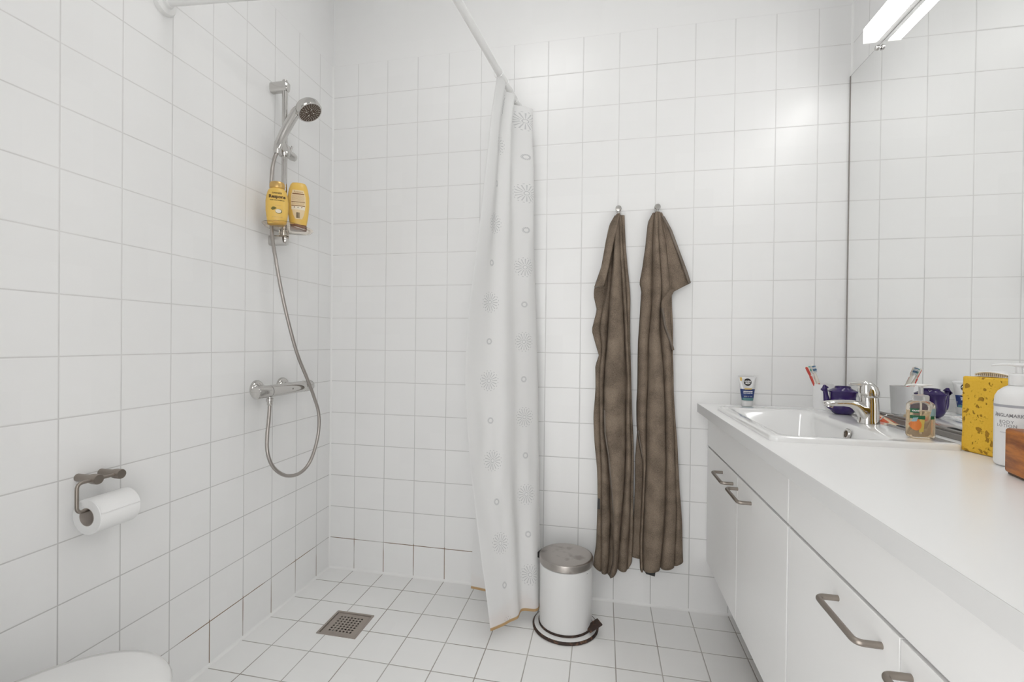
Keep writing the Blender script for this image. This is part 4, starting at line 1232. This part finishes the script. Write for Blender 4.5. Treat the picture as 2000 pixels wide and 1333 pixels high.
decal('brand_plate', poly_bm([(-.0262, -.005), (-.012, -.005), (-.012, .0055), (-.0262, .0055)]), M['green'], sbod, 0, .069, ss, .0005)
decal('brand_text', text_bm('OLIVE', 0.0050, bold=0.0002), M['white_print'], sbod, -.0175, .0690, ss, .0009)
decal('green_band', poly_bm([(-.0262, -.004), (.001, -.005), (.001, .004), (-.0262, .004)]), M['green'], sbod, 0, .0535, ss, .0004)
decal('yellow_panel', poly_bm([(-.011, -.018), (-.002, -.016), (.000, .014), (-.011, .014)]), M['olive_y'], sbod, 0, .034, ss, .0005)
decal('fruit', disc_bm(.0105, .0135), M['orange'], sbod, -.0165, .034, ss, .0007)
decal('fruit_leaf', poly_bm([(-.009, -.006), (.0, -.004), (.003, .006), (-.006, .004)]), M['blue_print'], sbod, -.016, .0475, ss, .0009)
decal('blue_patch', poly_bm([(-.008, -.010), (.007, -.009), (.006, .010), (-.003, .009)]), M['blue_print'], sbod, .018, .066, ss, .0004)
decal('green_patch', poly_bm([(-.004, -.0045), (.005, -.0035), (.004, .0045), (-.003, .0045)]), M['green'], sbod, .016, .0535, ss, .0004)

# bath sponge
M['sponge'] = mat('yellow_sponge', (0.84, 0.52, 0.06), 0.9, 0, 0.15)
t = NT(M['sponge'])
tcn = t.n('ShaderNodeTexCoord'); O_ = tcn.outputs['Object']
vo = t.n('ShaderNodeTexVoronoi'); vo.inputs['Scale'].default_value = 78; vo.inputs['Randomness'].default_value = 1.0
mp = t.n('ShaderNodeMapping'); mp.inputs['Scale'].default_value = (1.0, 1.0, 0.8)
wv = t.n('ShaderNodeVectorMath', operation='MULTIPLY_ADD')
nn = t.n('ShaderNodeTexNoise'); nn.inputs['Scale'].default_value = 60
t.link(O_, nn.inputs['Vector']); t.link(nn.outputs['Color'], wv.inputs[0]); wv.inputs[1].default_value = (.022, .022, .022); t.link(O_, wv.inputs[2])
t.link(wv.outputs[0], mp.inputs[0]); t.link(mp.outputs[0], vo.inputs['Vector'])
sz = t.noise(35, 2, O_)
hol = t.math('SUBTRACT', vo.outputs['Distance'], t.math('MULTIPLY', t.smooth(sz, 0.40, 0.72), 0.44))
hole = t.smooth(hol, 0.12, 0.0)
v2 = t.n('ShaderNodeTexVoronoi'); v2.inputs['Scale'].default_value = 190; t.link(wv.outputs[0], v2.inputs['Vector'])
tiny = t.math('MULTIPLY', t.smooth(v2.outputs['Distance'], 0.30, 0.12), t.smooth(t.noise(55, 2, O_), 0.50, 0.60))
hole2 = t.math('MAXIMUM', hole, t.math('MULTIPLY', tiny, 0.6))
t.link(t.mix(hole2, t.mix(t.noise(260, 3, O_), (0.86, 0.55, 0.075), (0.78, 0.46, 0.045)), (0.40, 0.22, 0.03)), t.b.inputs['Base Color'])
t.bump(t.math('MULTIPLY_ADD', t.noise(300, 3, O_), 0.12, t.math('SUBTRACT', 1.0, hole2)), 0.8, 0.004)
SA = math.radians(14)
spg = empty('bath_sponge', 'large yellow porous bath sponge standing upright against the mirror', 'sponge', (2.098, -0.742, ZT + 0.0005), (0, 0, SA))
bm = B()
bmesh.ops.create_grid(bm, x_segments=1, y_segments=1, size=0.1); bm.clear()
box(bm, 0.0, 0.042, -0.112, 0.0, 0.0, 0.174, 0.004, 2)
bmesh.ops.subdivide_edges(bm, edges=[e for e in bm.edges if e.calc_length() > .02], cuts=24, use_grid_fill=True)
for v in bm.verts:
    q = v.co
    v.co = q + Vector((noise.noise(q * 28) * .0018, noise.noise(q * 28 + Vector((9, 0, 0))) * .0018, noise.noise(q * 24 + Vector((0, 7, 0))) * .0015 if q.z > .01 else 0))
    if v.co.z < 0: v.co.z = 0
obj('sponge_block', bm, M['sponge'], spg, angle=70)

# nail brush on the sponge
nb = empty('nail_brush', 'small white oval nail brush lying on top of the yellow sponge', 'brush', (2.139, -0.778, ZT + 0.176), (0, 0, SA))
bm = B()
rings = []
for i in range(17):
    u = -1 + 2 * i / 16
    w_ = .015 * (1 - abs(u) ** 3 * .65); zc = .0095 - .0065 * u * u
    rings.append([bm.verts.new((w_ * math.cos(a), u * .040, zc + .0008 + .0036 * math.sin(a))) for a in (2 * PI * k / 16 for k in range(16))])
bridge(bm, rings); obj('brush_back', bm, M['white_plastic'], nb)
bm = B()
for i in range(17):
    u = -.86 + 1.72 * i / 16
    for c_ in (-.009, -.003, .003, .009):
        cyl(bm, (c_, u * .040, .0002), (c_, u * .040, .0078 - .0062 * u * u), .0011, 6)
M['tan_bristle'] = mat('tan_bristles', (0.76, 0.70, 0.60), 0.8)
obj('bristles', bm, M['tan_bristle'], nb)

# lotion bottle
lo = empty('lotion_bottle', 'white round pump bottle of body lotion with grey stripe beside the sponge', 'bottle', (2.104, -0.889, ZT + 0.0005), (0, 0, math.radians(-40)))
lp = [(0, .030, .030), (.003, .034, .034), (.008, .0355, .0355), (.13, .0355, .0355), (.142, .0345, .0345), (.152, .030, .030), (.160, .022, .022), (.164, .0155, .0155)]
bm = B(); superloft(bm, [(z, a, b, 2.0) for z, a, b in lp], 64); lbod = obj('bottle_body', bm, M['white_plastic'], lo)
bm = B(); lathe(bm, [(.0150, .1645), (.0155, .1655), (.0155, .186), (.0140, .188), (.005, .1885), (.005, .203)], 36); obj('pump_collar', bm, M['white_plastic'], lo)
bm = B()
lathe(bm, [(.0055, .2025), (.011, .204), (.012, .207), (.009, .2095), (.001, .2105)], 28)
tube(bm, catmull([(0, 0, .2065), (-.015, 0, .2070), (-.030, 0, .2060), (-.040, 0, .2035)], 5), [.0055 - .0002 * i for i in range(16)], 16, sx=.55)
pf = obj('pump_head', bm, M['white_plastic'], lo)
def ls(x, z):
    r_ = interp([(p[0], p[1]) for p in lp], z)
    return -math.sqrt(max(r_ * r_ - x * x, 0))
def wrap(name, bm, m, cz, lift, a0=0.0):
    slice_bm(bm, 0.003)
    for v in bm.verts:
        z = cz + v.co.y; r_ = interp([(p[0], p[1]) for p in lp], z) + lift
        a = -PI / 2 + a0 + v.co.x / .0355
        v.co = Vector((r_ * math.cos(a), r_ * math.sin(a), z))
    return obj(name, bm, m, lbod, smooth=False)
wrap('grey_stripe', poly_bm([(-.105, -.0025), (.105, -.0025), (.105, .0025), (-.105, .0025)]), M['light_grey_print'], .1235, .0004)
wrap('brand_text', text_bm('ÄNGLAMARK', .0098, bold=.0001, spacing=1.0, squash=.80), M['grey_print'], .1045, .0006, -.36)
wrap('product_text', text_bm('BODY\nLOTION', .0090, spacing=1.2, squash=.85), M['grey_print'], .0875, .0004, -.42)
wrap('text_line', poly_bm([(-.010, -.0004), (.010, -.0004), (.010, .0004), (-.010, .0004)]), M['light_grey_print'], .0700, .0004, -.42)

# wooden block
M['wood'] = mat('orange_brown_wood', (0.50, 0.17, 0.03), 0.42, 0, 0.3)
t = NT(M['wood'])
tcn = t.n('ShaderNodeTexCoord'); mp = t.n('ShaderNodeMapping'); mp.inputs['Scale'].default_value = (14, 5, 30); mp.inputs['Rotation'].default_value = (0.5, 0, 0)
t.link(tcn.outputs['Object'], mp.inputs[0])
g1 = t.noise(1.6, 6, mp.outputs[0], 0.6)
g2 = t.noise(5.5, 2, mp.outputs[0])
colw = t.mix(t.smooth(g1, 0.34, 0.66), (0.21, 0.052, 0.006), (0.56, 0.19, 0.025))
g3 = t.noise(34, 3, tcn.outputs['Object'])
t.link(t.mix(t.smooth(g3, 0.66, 0.72), colw, (0.06, 0.02, 0.006)), t.b.inputs['Base Color'])
wdb = empty('wooden_block', 'orange brown polished wooden block on the countertop at the right edge of the picture', 'wooden block', (2.033, -0.957, ZT + 0.0005), (0, 0, math.radians(12 - 24.3)))
bm = B(); box(bm, 0, .060, -.120, 0, .004, .088, .005, 3); obj('block', bm, M['wood'], wdb)
bm = B(); box(bm, .004, .056, -.116, -.004, 0, .005, .001, 1); obj('felt_base', bm, M['dark_print'], wdb, smooth=False)

# toothpaste tube and razor lying along the mirror
M['tp_cream'] = mat('cream_tube', (0.78, 0.62, 0.42), 0.35)
M['tp_orange'] = mat('orange_red_print', (0.72, 0.10, 0.02), 0.4)
tpt = empty('toothpaste_tube', 'cream and orange tube lying along the foot of the mirror behind the faucet', 'tube', (2.137, -0.288, ZT + 0.001), (0, 0, math.radians(-92)))
bm = B(); tube(bm, [(0, 0, .0125), (.002, 0, .0125), (.024, 0, .0125), (.026, 0, .0125)], [.0105, .0125, .0125, .0105], 24); obj('cap', bm, M['tp_cream'], tpt)
bm = B()
rings = []
for x, w_, h_ in ((.0265, .012, .0115), (.032, .0150, .0118), (.08, .0165, .0085), (.125, .0178, .0032), (.133, .0180, .0008), (.140, .0180, .0008)):
    rings.append([bm.verts.new((x, w_ * math.cos(a), .0122 * (h_ / .0122) + h_ * math.sin(a) + (.0004 if 1 else 0))) for a in (2 * PI * k / 28 for k in range(28))])
bridge(bm, rings); tb_ = obj('tube_body', bm, M['tp_cream'], tpt)
bm = B()
rings = []
for x, w_, h_ in ((.036, .0155, .0115), (.08, .0169, .0089), (.118, .0180, .0047)):
    rings.append([bm.verts.new((x, w_ * math.cos(a), h_ * .97 + .0004 + (h_ + .0004) * math.sin(a))) for a in (PI * (.62 + .5 * k / 10) for k in range(11))])
bridge(bm, rings, False, closed=False)
rings = []
for x, w_, h_ in ((.036, .0155, .0115), (.08, .0169, .0089), (.118, .0180, .0047)):
    rings.append([bm.verts.new((x, -w_ * math.cos(a), h_ * .97 + .0004 + (h_ + .0004) * math.sin(a))) for a in (PI * (.62 + .5 * k / 10) for k in range(11))])
bridge(bm, rings, False, closed=False)
obj('orange_stripe', bm, M['tp_orange'], tb_)
rz = empty('razor', 'dark safety razor lying on the countertop at the foot of the mirror', 'razor', (2.124, -0.452, ZT + 0.001), (0, 0, math.radians(-95)))
bm = B(); tube(bm, catmull([(0, 0, .005), (.03, 0, .0065), (.07, 0, .0055), (.105, 0, .008)], 6), [.0048, .0052, .0056, .0058, .0058, .0056, .0054, .005, .0046, .0044, .0046, .005, .0052, .005, .0048, .0044, .004, .0036, .0034], 14); obj('razor_handle', bm, M['black'], rz)
bm = B(); box(bm, .104, .113, -.019, .019, .003, .011, .002, 2); obj('razor_head', bm, M['chrome'], rz)
